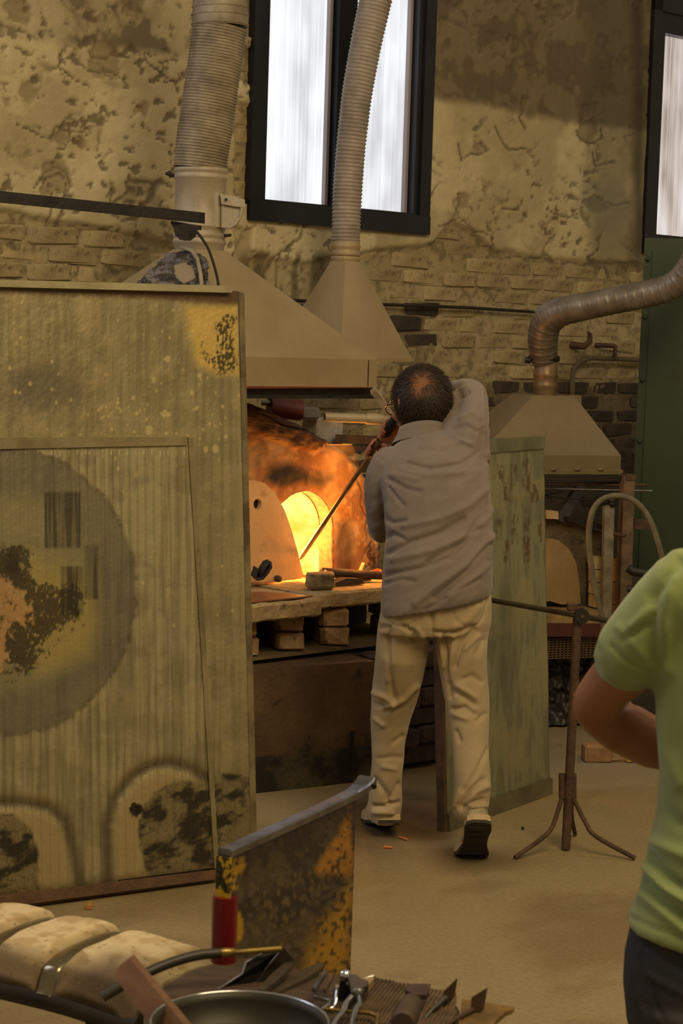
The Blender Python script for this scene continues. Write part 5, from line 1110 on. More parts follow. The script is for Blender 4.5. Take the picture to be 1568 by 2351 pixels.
# rods under the hood
for k, (x0, y0, x1, y1, r_) in enumerate(((1180, 1106, 1432, 1109, .006), (1180, 1112, 1488, 1113, .005), (1180, 1120, 1498, 1127, .0045), (1180, 1134, 1370, 1150, .004))):
    mb = MB(); mb.tube([P(x0, y0, 8.52), P(x1, y1, 8.6)], r_, 8)
    mb.build('iron_rod', (m_iron, m_rust, m_steel, m_iron)[k], label=('highest dark rod racked under the small hood', 'rusty rod poking right past the post under the small hood', 'bent bright rod ending over the green cabinet', 'short lowest thin rod under the small hood, sloping down')[k], cat='rod', group='rods racked below the small hood')
gpoly([(1330, 1110), (1350, 1112), (1298, 1200), (1275, 1192)], .02, .03, 'diagonal_brace', M('blue_grey_angle', (96, 100, 116), (70, 66, 64), rough=.4, metal=.5), fu2)
gpoly([(1255, 1172), (1282, 1174), (1282, 1192), (1255, 1191)], .0, .06, 'top_block', m_bfire, fu2)
gpoly([(1300, 1186), (1345, 1190), (1400, 1212), (1400, 1220), (1345, 1204), (1300, 1196)], .0, .05, 'burner_grate', m_iron, fu2)
# hose loop
mb = MB(); mb.tube(spline([P(x, y, 8.05 - .004 * i) for i, (x, y) in enumerate(((1386, 1440), (1378, 1400), (1366, 1350), (1356, 1290), (1352, 1240), (1354, 1200), (1364, 1166), (1384, 1146), (1412, 1138), (1440, 1142), (1464, 1156), (1484, 1180), (1500, 1212), (1512, 1250), (1524, 1295), (1534, 1350), (1540, 1420), (1544, 1560), (1540, 1700), (1530, 1752)))], 4), .0125, 12)
mb.build('rubber_hose', M('dusty_hose', (104, 98, 76), (82, 74, 56), rough=.7, scale=14), label='dusty olive rubber hose looping up over the furnace frame', cat='hose')
# tarp under the small furnace
tu, tv = [q.ravel() for q in np.meshgrid(np.linspace(0, 1, 60), np.linspace(0, 1, 60), indexing='ij')]
ta, tb = gsh(1200, 1738, .1)[0], gsh(1405, 1738, .1)[0]; tn = fbm(tu * 7, tv * 7, seed=201, o=4); tn2 = ridge(tu * 5, tv * 6, seed=205)
base_ = np.array([list(GP(ta + (tb - ta) * a, .02, 0)) for a in np.linspace(0, 1, 60)])
Vt = np.repeat(base_, 60, axis=0) + np.array(V2_)[None, :] * (tv * .28 + .14 * (tn - .5) + .05 * tn2)[:, None] + np.array([0, 0, 1.0])[None, :] * (tv * .42 + .05 * tn2 * tv + .01)[:, None]
grid('crumpled_tarp', Vt, 60, 60, M('black_tarp', (44, 38, 34), (26, 22, 20), rough=.45, scale=5), label='crumpled black sheet heaped under the small furnace', cat='sheet', close=tuple(V2_ * .01))
for k, (x, y, sx, sz, mt_, lb) in enumerate(((1372, 1752, .060, .045, M('orange_brick', (150, 112, 72), (120, 88, 58), rough=.85, scale=14), 'orange-brown loose brick on the floor behind the tripod stand'), (1417, 1750, .038, .05, m_bfire, 'greyish loose brick behind the elbow of the green-shirted person'), (1446, 1752, .022, .04, M('yellow_brick', (170, 140, 74), rough=.85), 'small yellow brick piece at the end of the floor row'))):
    q = FL(x, y); o = brick_mesh(300 + k, mt_, L=sx * 2, H=sz * 1.6, D=.08); bo = link('loose_brick', o, None, lb, 'brick', 'loose bricks on the floor', None, Vector((q.x, q.y + .04, sz * .8))); bo.rotation_euler = (0, 0, R(10))
# hood 3
hb3 = gsh(1425, 1089, -.02)[1]; ht3 = gsh(1422, 1046, -.02)[1]; sR, _ = gsh(1424, 1089, -.02); sL, _ = gsh(1098, 1089, -.02)
cor3 = [GP(sR, -.02, 0), GP(sR, .38, 0), GP(sL, .38, 0), GP(sL, -.02, 0)]
hood3 = thing('exhaust_hood', GP((sR + sL) / 2, .18, hb3), 'low brown exhaust hood over the unlit furnace, right of the worker', 'hood')
m_h3 = M('tan_hood_sheet', (122, 106, 74), (108, 92, 62), rough=.5, metal=.1, scale=3, bump=.1, fine=.06)
tl, th_ = gsh(1229, 907, .12); tr_, _ = gsh(1309, 907, .12)
top4 = [GP(tr_, .08, th_), GP(tr_, .28, th_), GP(tl - .03, .28, th_), GP(tl - .03, .08, th_)]
mb = MB(); ctr = sum(cor3, Vector()) / 4
up_ = lambda p, h: Vector((p.x, p.y, h))
mb.rings([[up_(p, hb3 + .02) for p in cor3], [up_(p, ht3) for p in cor3], top4], False, False); mb.rings([[up_(p.lerp(ctr, .02), ht3 - .004) for p in cor3], [p - Z * .006 for p in top4]], False, False)
mb.add(top4, [(0, 1, 2, 3)]); mb.build('canopy', m_h3, hood3)
mb = MB(); out4 = [p + (p - ctr).normalized() * .012 for p in cor3]; mb.rings([[up_(p, hb3 + .022) for p in cor3], [up_(p, hb3 + .018) for p in out4], [up_(p, hb3) for p in out4], [up_(p.lerp(ctr, .08), hb3) for p in cor3], [up_(p.lerp(ctr, .02), hb3 + .02) for p in cor3]], False, False); mb.build('rim', m_h3, hood3)
for x, y in ((1272, 1078), (1327, 1078), (1380, 1078)):
    s, h = gsh(x, y, -.03); mb = MB(); mb.ball(GP(s, -.025, h), (.018, .010, .009), 10, R2); mb.build('rivet_dent', m_h3, hood3)
n3c = GP((tl + tr_) / 2 - .02, .18, th_); n3c = P(1251, 906, n3c.y)
hy = n3c.y; hh3 = [hgt_at(1250, y, hy) for y in (818, 912, 861, 885)]
collar(hood3, n3c, 27 / F_PX * hy, hh3[1], hh3[0], M('brown_spiral_pipe', (140, 116, 84), (110, 88, 62), rough=.45, metal=.4), hh3[2:])
mb = MB(); gs_ = MB()
gpoly([(1305, 906), (1335, 908), (1335, 930), (1328, 936), (1316, 925)], .3, .01, 'top_bracket', m_h3, hood3)
duct3 = thing('exhaust_duct', P(1249, 818, hy), 'shiny brown-grey duct bending from the small hood to the right', 'duct')
pth = [(1249, 826), (1247, 800), (1246, 775), (1250, 748), (1264, 726), (1290, 714), (1330, 706), (1390, 694), (1450, 682), (1500, 672), (1540, 660), (1566, 642), (1590, 610), (1610, 560), (1625, 480)]
m_sp = M('shiny_spiral_duct', (132, 124, 112), (100, 90, 78), rough=.42, metal=.45, scale=12, bump=.2, bscale=60)
L3 = [P(x, y, hy - .03 * i) for i, (x, y) in enumerate(pth)]
A_ = np.array([list(v) for v in L3]); d_ = np.concatenate([[0], np.cumsum(np.linalg.norm(np.diff(A_, axis=0), axis=1))]); n = 260; t = np.linspace(0, d_[-1], n)
q = np.stack([np.interp(t, d_, A_[:, i]) for i in range(3)], -1)
for _ in range(30): q[1:-1] = (q[:-2] + 2 * q[1:-1] + q[2:]) / 4
w3 = np.interp(t, d_, np.array([62, 66, 68, 70, 70, 66, 62, 60, 60, 60, 60, 60, 62, 64, 64]) / F_PX * hy / 2)
rr = w3 + .0022 * (np.abs((t / .040) % 1 - .5) < .09) + .002 * (fbm(t * 30, 0, seed=3) - .5)
mb = MB(); mb.tube([Vector(v) for v in q], list(rr), 36, cap=False); mb.build('spiral_pipe', m_sp, duct3)
mb = MB(); c_ = P(1249, 822, hy); mb.lathe(c_, [(.062, -.014), (.070, -.010), (.071, .008), (.064, .012)], 28); mb.tube([c_ + Vector((-.085, -.02, -.01)), c_ + Vector((-.06, -.02, -.012))], .014, 8); mb.build('hose_clamp', m_iron, duct3)
# conduit and hooks on the wall
mb = MB(); ps = [wall_sh(x, y) for x, y in ((1296, 935), (1297, 880), (1300, 848), (1312, 830), (1335, 821), (1400, 823), (1480, 827))]
mb.tube([WP(s, h, .05) for s, h in ps], .014, 10); mb.build('trim_2', M('painted_conduit', (104, 90, 66), (80, 68, 50), rough=.7), kind='structure', label='bent conduit pipe on the back wall beside the small hood')
mb = MB(); s, h = wall_sh(1322, 775); mb.tube([WP(s - .03, h - .04, -.01), WP(s, h - .045, .06), WP(s + .02, h - .02, .08), WP(s + .02, h + .02, .08), WP(s, h + .03, .08)], [.02, .018, .016, .013, .008], 8); mb.build('wall_hook', m_rust, label='stubby rusty curved hook stuck in the wall below the bent duct', cat='hook')
mb = MB(); s, h = wall_sh(1385, 793); mb.tube([WP(s - .06, h, -.01), WP(s, h, .07), WP(s + .01, h, .075), WP(s + .01, h - .06, .075)], [.013] * 4, 6); mb.build('wall_hook', m_rust, label='small right-angled iron peg in the wall above the bent conduit', cat='hook')
# green cabinet
k0 = P(1480, 546, 8.95); k0b = P(1456, 1080, 8.95); kx = Vector((k0.x, k0.y, 0)); ku = Vector((.988, -.155, 0)); kv = Vector((.155, .988, 0)); kh = k0.z
sl_ = (k0b.x - k0.x) / (k0.z - k0b.z)
m_gr = M('dark_green_paint', (40, 54, 30), (34, 48, 26), rough=.45, scale=2, bump=.05, fine=.05)
cab = thing('cabinet', kx + ku * .6 + Z * 0, 'tall dark green steel cabinet behind the person in green', 'cabinet')
kxb = kx + Vector((sl_ * kh * .25, 0, 0))
def KP(a, d, h): return kx + Vector((sl_ * (kh - h), 0, 0)) + ku * a + kv * d + Z * h
mb = MB(); mb.rings([[KP(0, 0, .05), KP(1.3, 0, .05), KP(1.3, .3, .05), KP(0, .3, .05)], [KP(0, 0, kh), KP(1.3, 0, kh), KP(1.3, .3, kh), KP(0, .3, kh)]], True, False); mb.build('body', m_gr, cab)
mb = MB(); mb.rings([[KP(.038, -.012, .12), KP(1.28, -.012, .12), KP(1.28, -.001, .12), KP(.038, -.001, .12)], [KP(.038, -.012, kh - .05), KP(1.28, -.012, kh - .05), KP(1.28, -.001, kh - .05), KP(.038, -.001, kh - .05)]], True, False); mb.build('door_panel', m_gr, cab)
for y in (595, 728, 873, 1013):
    hgt = hgt_at(1475, y, 8.95); mb = MB(); mb.ball(KP(.018, -.004, hgt), .011, 10); mb.build('rivet', m_gr, cab)
mb = MB(); mb.rings([[KP(0, .01, 0), KP(1.3, .01, 0), KP(1.3, .3, 0), KP(0, .3, 0)], [KP(0, .01, .05), KP(1.3, .01, .05), KP(1.3, .3, .05), KP(0, .3, .05)]], True, False); mb.build('plinth', m_black, cab)
mb = MB(); mb.tube([P(1442, 1304, 8.0), P(1452, 1312, 8.0), P(1480, 1316, 8.0), P(1530, 1316, 8.0)], .018, 10); mb.tube([P(1440, 1352, 8.0), P(1500, 1356, 8.0)], .014, 10); mb.build('burner_pipes', m_iron, pst)
gpoly([(1448, 1318), (1530, 1320), (1530, 1740), (1444, 1740)], .02, .06, 'rear_box', M('dark_brown_box', (58, 46, 34), (42, 34, 26), rough=.8), pst)
# ---------------- tripod stand and the rod it carries
sb = FL(1297, 1952); sz = 6.6; stp = P(1326, 1412, sb.y)
stand = thing('pipe_stand', sb, 'rusty iron tripod stand with three splayed bent legs', 'stand')
mb = MB(); pb = P(1299, 1948, sb.y); mb.tube([Vector((pb.x, pb.y, .006)), stp.lerp(pb, .5), stp], .0155, 14); mb.build('pole', m_rust, stand)
for (xs) in (((1290, 1776, 0), (1290, 1832, 0), (1268, 1898, -.05), (1240, 1928, -.08), (1182, 1974, None)), ((1316, 1776, 0), (1316, 1832, 0), (1345, 1890, -.04), (1368, 1920, -.06), (1458, 1976, None)), ((1308, 1776, .02), (1312, 1840, .03), (1313, 1880, .10), (1320, 1920, None))):
    pp = []
    for x, y, dy in xs:
        pp.append(FL(x, y) + Z * .008 if dy is None else P(x, y, sb.y - .0 + (dy or 0)))
    mb = MB(); mb.tube(pp[:2], .011, 10); mb.tube(spline(pp[1:], 5), .0078, 10); mb.build('leg', m_rust, stand)
mb = MB(); mb.prism([stp + Vector((.012 + .025 * math.cos(t), -.03, .025 * math.sin(t))) for t in np.linspace(0, 2 * math.pi, 25)[:-1]], (0, .03, 0)); mb.build('roller', m_iron, stand)
mb = MB(); mb.tube([stp + Vector((.012, -.036, 0)), stp + Vector((.012, -.03, 0))], .006, 8); mb.build('bolt', m_rust, stand)
mb = MB(); q = P(1313, 1393, sb.y + .03); mb.box(q, (.034, .03, .026), None, .003); mb.build('rest_block', m_rust, stand)
ra, rb = P(1122, 1377, 6.93), P(1400, 1426, 6.47); rd = (rb - ra); rods = thing('iron_pipe', ra, 'long horizontal iron pipe resting on the tripod stand', 'pipe')
mb = MB(); mb.tube([ra, ra.lerp(rb, .5), rb, rb + rd * .6], [.0095, .0095, .0105, .0115], 12); mb.build('shaft', M('dull_pipe', (104, 92, 74), (74, 64, 52), rough=.35, metal=.7, scale=10), rods)
mb = MB(); mb.tube([rb + rd * .6, rb + rd * .75], .016, 12); mb.build('end_sleeve', m_iron, rods)
# floor litter
for x0, y0, x1, y1, lb in ((881, 1948, 900, 1949, 'orange cigarette butt lying below the worker\'s left shoe'), (917, 1925, 936, 1931, 'bent half-burnt cigarette butt right behind the worker\'s left shoe')):
    a, b = FL(x0, y0), FL(x1, y1); mb = MB(); mb.tube([a + Z * .005, b + Z * .005], .0045, 8); mb.build('cigarette_butt', M('butt_orange', (190, 110, 52), rough=.8), label=lb, cat='cigarette butt')
mb = MB(); mb.prism([FL(x, y, .002) for x, y in ((196, 2088), (204, 2076), (212, 2078), (210, 2088))], (0, 0, .01)); mb.build('leaf_scrap', M('leaf_orange', (170, 110, 46), rough=.8), label='tiny orange scrap on the floor before the big shield', cat='scrap')
mb = MB(); mb.ball(FL(1200, 1905) + Z * .006, .006, 8); mb.build('glass_bead', M('green_glass', (14, 44, 24), rough=.1), label='tiny dark green glass bead on the floor left of the tripod', cat='bead')
# ================================================================== FOREGROUND: glassmaker's bench and tools
HB = .78; TH = .575
ba, bb = FL(516, 1952, HB), FL(836, 1808, HB); bdv = (bb - ba).normalized(); bnr = Vector((-bdv.y, bdv.x, 0)); bnr = -bnr if bnr.y > 0 else bnr   # bnr: toward the camera side
bpc = FL(806, 1822, HB); Lpl = (bpc - ba).dot(bdv)
bench = thing('glassworking_bench', ba - Z * HB, 'glassmaking bench with polished rail, worn yellow side plate, red sleeve and cloth-padded seat', 'bench')
mb = MB(); rg = []
for t, w_, lift, rr_ in ((0, .0146, 0, .0), (.3, .0146, 0, 0), (.62, .0148, 0, 0), (.8, .0155, .001, 0), (.9, .016, .003, 0), (.96, .018, .007, 0), (1.0, .020, .012, 0), (1.02, .020, .019, 0)):
    c = ba.lerp(bb, t) + Z * lift; rg.append([c + bnr * w_, c + bnr * (w_ - .004) + Z * .003, c - bnr * (w_ - .004) + Z * .003, c - bnr * w_, c - bnr * w_ - Z * .010, c + bnr * w_ - Z * .012])
mb.rings(rg, True, False)
m_rail = M('polished_rail', (150, 150, 160), (110, 108, 116), rough=.22, metal=1, scale=18, bump=.1, bscale=40, fine=.05); mb.build('rail', m_rail, bench)
mb = MB(); c = bb + Z * .008; mb.tube([c - bnr * .02 + bdv * .0, c + bdv * .018 + Z * .006 - bnr * .006, c + bdv * .02 + Z * .004 + bnr * .012, c + bnr * .022 - Z * .004], [.006, .007, .007, .006], 10); mb.build('rail_lip', m_iron, bench)
# plate
nu4, nv4 = 110, 150; uu, vv = [a.ravel() for a in np.meshgrid(np.linspace(.0, Lpl, nu4), np.linspace(.30, HB - .008, nv4), indexing='ij')]
V4 = np.array(ba)[None] + uu[:, None] * np.array(bdv) + np.array(bnr)[None] * .0125 + (vv - HB)[:, None] * np.array([0, 0, 1.0]); X, Y = proj(V4)
j1 = fbm(X / 50, Y / 50, seed=301, o=5); j2 = fbm(X / 9, Y / 14, seed=302, o=5); j3 = fbm(X / 3, Y / 3, seed=303)
cc_ = np.tile(C(74, 60, 42), (len(X), 1)); cc_ = mix(cc_, C(50, 38, 28), sst(.4, .6, j1)); cc_ = mix(cc_, C(104, 90, 62), sst(.5, .64, j2) * soft(-(Y - 2000), 60) * .5)
w1 = soft(sdp(X, Y, [(806, 1850), (800, 1850), (775, 1920), (730, 1985), (725, 2005), (806, 2010)]) + 20 * (j1 - .5), 12) * (1 - .35 * sst(.52, .66, j2)); cc_ = mix(cc_, C(172, 116, 30), w1 * .85)
w2 = soft(sdp(X, Y, [(806, 2030), (780, 2080), (735, 2120), (715, 2180), (690, 2245), (810, 2300)]) + 40 * (j1 - .5), 26) * (1 - .35 * sst(.55, .68, j2)); cc_ = mix(cc_, C(176, 130, 22), w2 * .85)
w3_ = soft(sdp(X, Y, [(530, 1968), (560, 1962), (566, 1985), (552, 2010), (545, 2042), (530, 2045)]) + 14 * (j2 - .5), 4) * sst(.36, .46, j2) + soft(sdp(X, Y, [(540, 2090), (552, 2100), (560, 2140), (550, 2165), (540, 2170)]) + 16 * (j2 - .5), 4); cc_ = mix(cc_, C(180, 138, 20), np.clip(w3_, 0, 1) * .9)
cc_ = mix(cc_, C(176, 138, 30), sst(.62, .72, j2) * .15 * sst(.4, .6, j1)); cc_ = mix(cc_, C(34, 26, 20), sst(.68, .74, vn(X / 7, Y / 10, seed=305)) * sst(700, 740, X) * .8)
cc_ = mix(cc_, C(36, 28, 24), soft(Y - (1955 - (X - 516) * .44) - 46, 20) * .6)
grid('side_plate', V4 + ((.002 * (j2 - .5))[:, None]) * np.array(bnr), nu4, nv4, M('worn_yellow_paint', vcol=True, rough=.55, metal=.2, bump=.3, bscale=80, fine=.15), bench, col=cc_, close=tuple(-bnr * .025))
mb = MB(); nd = bdv; mb.prism([ba + bnr * .0146 - Z * .012, ba - bnr * .0146 - Z * .012, ba - bnr * .0146 - Z * (HB - TH), ba + bnr * .0146 - Z * (HB - TH)], -nd * .004)
mb.build('end_post', M('flaking_yellow_black', (30, 26, 22), (186, 148, 24), rough=.5, scale=26, contrast=(.52, .55), bump=.3), bench)
rs_ = P(515, 2046, 3.48); rc = ba + bdv * .006; mb = MB(); mb.tube([Vector((rc.x, rc.y, z)) for z in (rs_.z, rs_.z - .05, TH)], .0232, 24); mb.tube([Vector((rc.x, rc.y, rs_.z + .001)), Vector((rc.x, rc.y, rs_.z - .02))], .021, 24); mb.build('red_sleeve', M('dark_red_tube', (112, 16, 20), (90, 14, 16), rough=.3, scale=6, fine=.05), bench)
# tool shelf
def TP(x, y, h=TH): return FL(x, y, h)
shp = [(330, 2300), (430, 2232), (520, 2202), (640, 2194), (700, 2236), (800, 2240), (870, 2250), (1030, 2285), (1055, 2320), (1040, 2460), (330, 2500)]
mb = MB(); mb.prism([TP(x, y, TH) for x, y in shp], Z * -.02); mb.build('tool_shelf', M('striped_dark_wood', (82, 62, 42), (58, 44, 32), rough=.7, scale=7, stretch=(2, 12, 2), bump=.3), bench)
for x, y in ((380, 2300), (700, 2260), (1020, 2320), (420, 2470), (1000, 2440)):
    q = TP(x, y); mb = MB(); mb.tube([Vector((q.x, q.y, TH - .02)), Vector((q.x, q.y, 0))], .012, 10); mb.build('leg', m_iron, bench)
q = FL(806, 1822, HB); 
mb = MB(); mb.tube([Vector((bpc.x, bpc.y, .32)) - bdv * .02, Vector((bpc.x, bpc.y, 0)) - bdv * .02], .012, 10); mb.build('leg', m_iron, bench)
# seat
E1 = Vector((.49, .872, 0)).normalized(); E2 = Vector((E1.y, -E1.x, 0)); sc = Vector((-.455, 3.68, 0))
def seat(p, q, k=0.0):
    cr = .592 - .055 * (abs((p - .0) / .22)) ** 2.6 - .030 * (q / .25) ** 2
    return sc + E1 * p + E2 * q + Z * (cr + k)
n1s, n2s = 100, 160; pp, qq = [a.ravel() for a in np.meshgrid(np.linspace(-.145, .145, n1s), np.linspace(-.30, .20, n2s), indexing='ij')]
BQ = (-.16, .0)
groove = sum(np.exp(-((qq - b_) / .026) ** 4) for b_ in BQ); sag = .012 * fbm(pp * 9, qq * 9, seed=401) + .004 * ridge(pp * 14 + qq * 3, qq * 10, seed=402)
puff = .016 * (1 - groove) + sag * (1 - .8 * groove)
edge_ = sst(.125, .147, np.abs(pp)) * .03 + (sst(.160, .202, qq) + sst(-.27, -.301, qq)) * .03
Vs = np.array(sc)[None] + pp[:, None] * np.array(E1) + qq[:, None] * np.array(E2) + np.array([0, 0, 1.0])[None] * (.518 - .022 * np.abs(pp / .13) ** 3 - .012 * (qq / .17) ** 2 * (qq > 0) + puff - edge_)[:, None]
X, Y = proj(Vs); l1 = fbm(X / 40, Y / 18, seed=405, o=5); l2 = fbm(X / 8, Y / 5, seed=406)
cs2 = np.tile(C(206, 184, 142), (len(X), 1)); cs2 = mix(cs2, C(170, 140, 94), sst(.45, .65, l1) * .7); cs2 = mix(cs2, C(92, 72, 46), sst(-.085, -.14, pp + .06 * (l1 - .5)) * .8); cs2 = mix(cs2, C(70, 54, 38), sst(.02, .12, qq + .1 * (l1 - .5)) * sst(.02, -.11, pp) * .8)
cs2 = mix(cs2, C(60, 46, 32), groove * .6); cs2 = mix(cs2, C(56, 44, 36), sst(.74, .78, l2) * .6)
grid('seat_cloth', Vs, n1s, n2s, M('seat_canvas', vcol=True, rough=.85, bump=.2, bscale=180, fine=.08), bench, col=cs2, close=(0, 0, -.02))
for b_ in BQ:
    mb = MB(); rg = []
    for p in np.linspace(-.150, .150, 40):
        dn = .03 * float(sst(.125, .147, abs(p))); z = .529 - .022 * abs(p / .13) ** 3 - dn
        rg.append([sc + E1 * p + E2 * (b_ + s_) + Z * (z + dz) for s_, dz in ((-.021, -.002), (-.012, .002), (.012, .002), (.021, -.002), (.021, -.006), (-.021, -.006))])
    mb.rings(rg, True, True); mb.build('steel_band', M('dull_steel_band', (140, 128, 104), (112, 98, 74), rough=.22, metal=.85, scale=12, fine=.06), bench)
mb = MB(); rg = []
for q_ in np.linspace(-.305, .205, 14):
    ed = 0; z = .507 - .012 * (q_ / .17) ** 2 * (q_ > 0)
    rg.append([sc + E1 * a_ + E2 * q_ + Z * (z - dz) for a_, dz in ((-.154, .045), (-.148, .07), (-.11, .085), (.0, .09), (.11, .085), (.146, .065), (.150, .045), (.12, .025), (0, .012), (-.12, .022))])
mb.rings(rg, True, True); mb.build('seat_base', M('dark_greasy_wood', (44, 34, 24), (32, 26, 20), rough=.5, scale=8), bench)
for x, y0, y1, lx in ((214, 2312, 2420, -14), (250, 2312, 2420, -8), (-30, 2240, 2420, -4)):
    a = P(x + 6, y0 + 14, 3.50); b_ = Vector((a.x - .02, a.y, 0)); mb = MB(); mb.prism([a + Vector((-.018, 0, 0)), a + Vector((.016, 0, 0)), b_ + Vector((.014, 0, 0)), b_ + Vector((-.016, 0, 0))], Vector((0, .03, 0))); mb.build('leg', m_black, bench)
mb = MB(); mb.tube([P(-60, 2098, 3.95), P(50, 2119, 3.93)], .009, 8); mb.build('back_rod', m_iron, bench)
# leaning board
mb = MB(); a, b_ = P(281, 2222, 3.12), P(420, 2400, 2.98); dd = (b_ - a).normalized(); sd = dd.cross(Vector((0, -1, .2))).normalized() * .019
mb.prism([a - sd, a + sd * .4 - dd * .006, a + sd, b_ + sd * 1.15, b_ - sd * 1.15], Vector((.004, .014, .004))); mb.build('leaning_board', M('brown_board', (118, 82, 50), (92, 62, 40), rough=.7, scale=9, stretch=(1, 1, 3)), label='rusty-brown narrow board leaning between the padded seat and the round pan', cat='board')
# round pan
pc = TP(562, 2274, TH + .058); pc = Vector((pc.x, pc.y - .142, TH)); pan_o = thing('round_pan', pc, 'round dark steel pan cut off by the bottom edge', 'pan')
mb = MB(); mb.lathe(pc, [(.10, .001), (.125, .001), (.134, .02), (.138, .052), (.142, .055), (.142, .058), (.136, .058), (.131, .045), (.126, .012), (.10, .008), (.001, .008)], 56); mb.build('bowl', M('olive_dark_steel', (56, 50, 36), (42, 38, 28), rough=.5, metal=.4, scale=7), pan_o)
mb = MB(); mb.tube([pc + Vector((math.cos(t) * .139, math.sin(t) * .139, .057)) for t in np.linspace(0, 2 * math.pi, 61)], .0026, 8); mb.build('rolled_rim', m_chrome, pan_o)
# mesh mat: diamond-knurled sheet
mcor = [TP(835, 2262), TP(1010, 2286), TP(1052, 2312), TP(1010, 2440), TP(700, 2420)]
ma, mb_, mc, md = TP(850, 2252), TP(1048, 2290), TP(1040, 2450), TP(690, 2430)
nu5, nv5 = 220, 260; a5, b5 = [q.ravel() for q in np.meshgrid(np.linspace(0, 1, nu5), np.linspace(0, 1, nv5), indexing='ij')]
A5 = lambda v: np.array(v)[None]
Vm = (A5(ma) * (1 - a5)[:, None] + A5(mb_) * a5[:, None]) * (1 - b5)[:, None] + (A5(md) * (1 - a5)[:, None] + A5(mc) * a5[:, None]) * b5[:, None]
kx_ = Vm[:, 0] / .0095; ky_ = Vm[:, 1] / .0095
Vm[:, 2] = TH + .006 + .0030 * np.cos(2 * math.pi * (kx_ * .86 + ky_ * .5) / 1.0) * np.cos(2 * math.pi * (ky_ * .86 - kx_ * .5) / 1.0) + .003 * fbm(Vm[:, 0] * 12, Vm[:, 1] * 12, seed=411)
grid('knurled_mat', Vm, nu5, nv5, M('knurled_steel', (96, 78, 60), (66, 54, 44), rough=.25, metal=.9, scale=20, fine=.1), label='dark knurled metal mat on the tool shelf under the pliers', cat='mat', close=(0, 0, -.004))
mb = MB(); mb.prism([TP(x, y, TH + .004) for x, y in ((1060, 2304), (1118, 2312), (1180, 2322), (1176, 2328), (1160, 2334), (1140, 2352), (1090, 2420), (1050, 2400))], Z * .008); mb.build('scrap_board', M('yellow_brown_board', (126, 96, 46), (92, 70, 38), rough=.6, scale=14), label='thin yellow-brown board at the right end of the tool shelf', cat='board')
# hose handle with brass rod
ht_ = thing('torch_handle', P(400, 2206, 3.28), 'black handled torch with threaded brass rod lying over the tools', 'torch')
mb = MB(); mb.tube(spline([P(235, 2290, 3.22), P(300, 2252, 3.24), P(380, 2215, 3.27), P(450, 2194, 3.29), P(508, 2188, 3.30)]), .0088, 14); mb.build('handle', M('black_rubber', (46, 42, 30), rough=.45), ht_)
m_brass = M('dirty_brass', (168, 140, 72), (120, 98, 50), rough=.35, metal=.7, scale=30)
mb = MB(); mb.tube([P(506, 2188, 3.30), P(514, 2187, 3.30), P(536, 2186, 3.31)], [.0078, .0085, .0075], 12); mb.build('ferrule', m_brass, ht_)
pth2 = [P(534 + (646 - 534) * t, 2187 - 9 * t, 3.31 + .04 * t) for t in np.linspace(0, 1, 80)]; mb = MB(); mb.tube(pth2, [.0045 + .0010 * (i % 4 < 2) for i in range(80)], 10); mb.tube([P(644, 2178, 3.35), P(648, 2164, 3.35)], [.003, .002], 6); mb.build('threaded_rod', m_brass, ht_)
# dark scoop
m_dk = M('blackened_sheet', (36, 30, 24), (24, 20, 17), rough=.45, metal=.5, scale=8)
sc_ = thing('sheet_scoop', P(600, 2230, 3.36), 'folded black sheet-metal scoop with a bright edge below the brass rod', 'scoop')
mb = MB(); mb.prism([P(x, y, z) for x, y, z in ((500, 2272, 3.30), (558, 2236, 3.32), (566, 2210, 3.33), (600, 2192, 3.35), (638, 2186, 3.36), (628, 2202, 3.36), (600, 2238, 3.35), (574, 2272, 3.32))], Vector((.002, .008, 0))); mb.build('pan_blade', m_dk, sc_)
mb = MB(); mb.prism([P(x, y, z) for x, y, z in ((640, 2186, 3.355), (648, 2172, 3.36), (676, 2204, 3.37), (640, 2226, 3.36), (592, 2272, 3.33), (580, 2270, 3.325), (610, 2226, 3.345))], Vector((.002, .006, 0))); mb.build('fold', M('grey_brown_sheet', (74, 62, 44), (52, 44, 34), rough=.4, metal=.5), sc_)
mb = MB(); mb.tube([P(498, 2273, 3.295), P(557, 2236, 3.315), P(565, 2209, 3.325), P(600, 2190, 3.345)], .002, 6); mb.tube([P(607, 2228, 3.34), P(640, 2188, 3.35)], .0015, 6); mb.build('bright_edge', m_steel, sc_)
for k, (q0, q1, wd, lb) in enumerate((((600, 2284, 3.26), (672, 2212, 3.38), .012, 'shorter dark wooden paddle between the scoop and the pointed blade'), ((610, 2296, 3.26), (744, 2219, 3.42), .016, 'long pointed dark wooden blade lying toward the yellow plate'))):
    a, b_ = P(*q0), P(*q1); dd = (b_ - a); sd = dd.cross(Z).normalized() * wd; mb = MB(); mb.prism([a - sd * .5, a + sd * .5, a.lerp(b_, .55) + sd, a.lerp(b_, .9) + sd * .7, b_, a.lerp(b_, .85) - sd * .6, a.lerp(b_, .4) - sd * .8], Z * .009); mb.build('wooden_paddle', M('charred_paddle', (70, 56, 38), (44, 36, 28), rough=.6, scale=16), label=lb, cat='paddle')
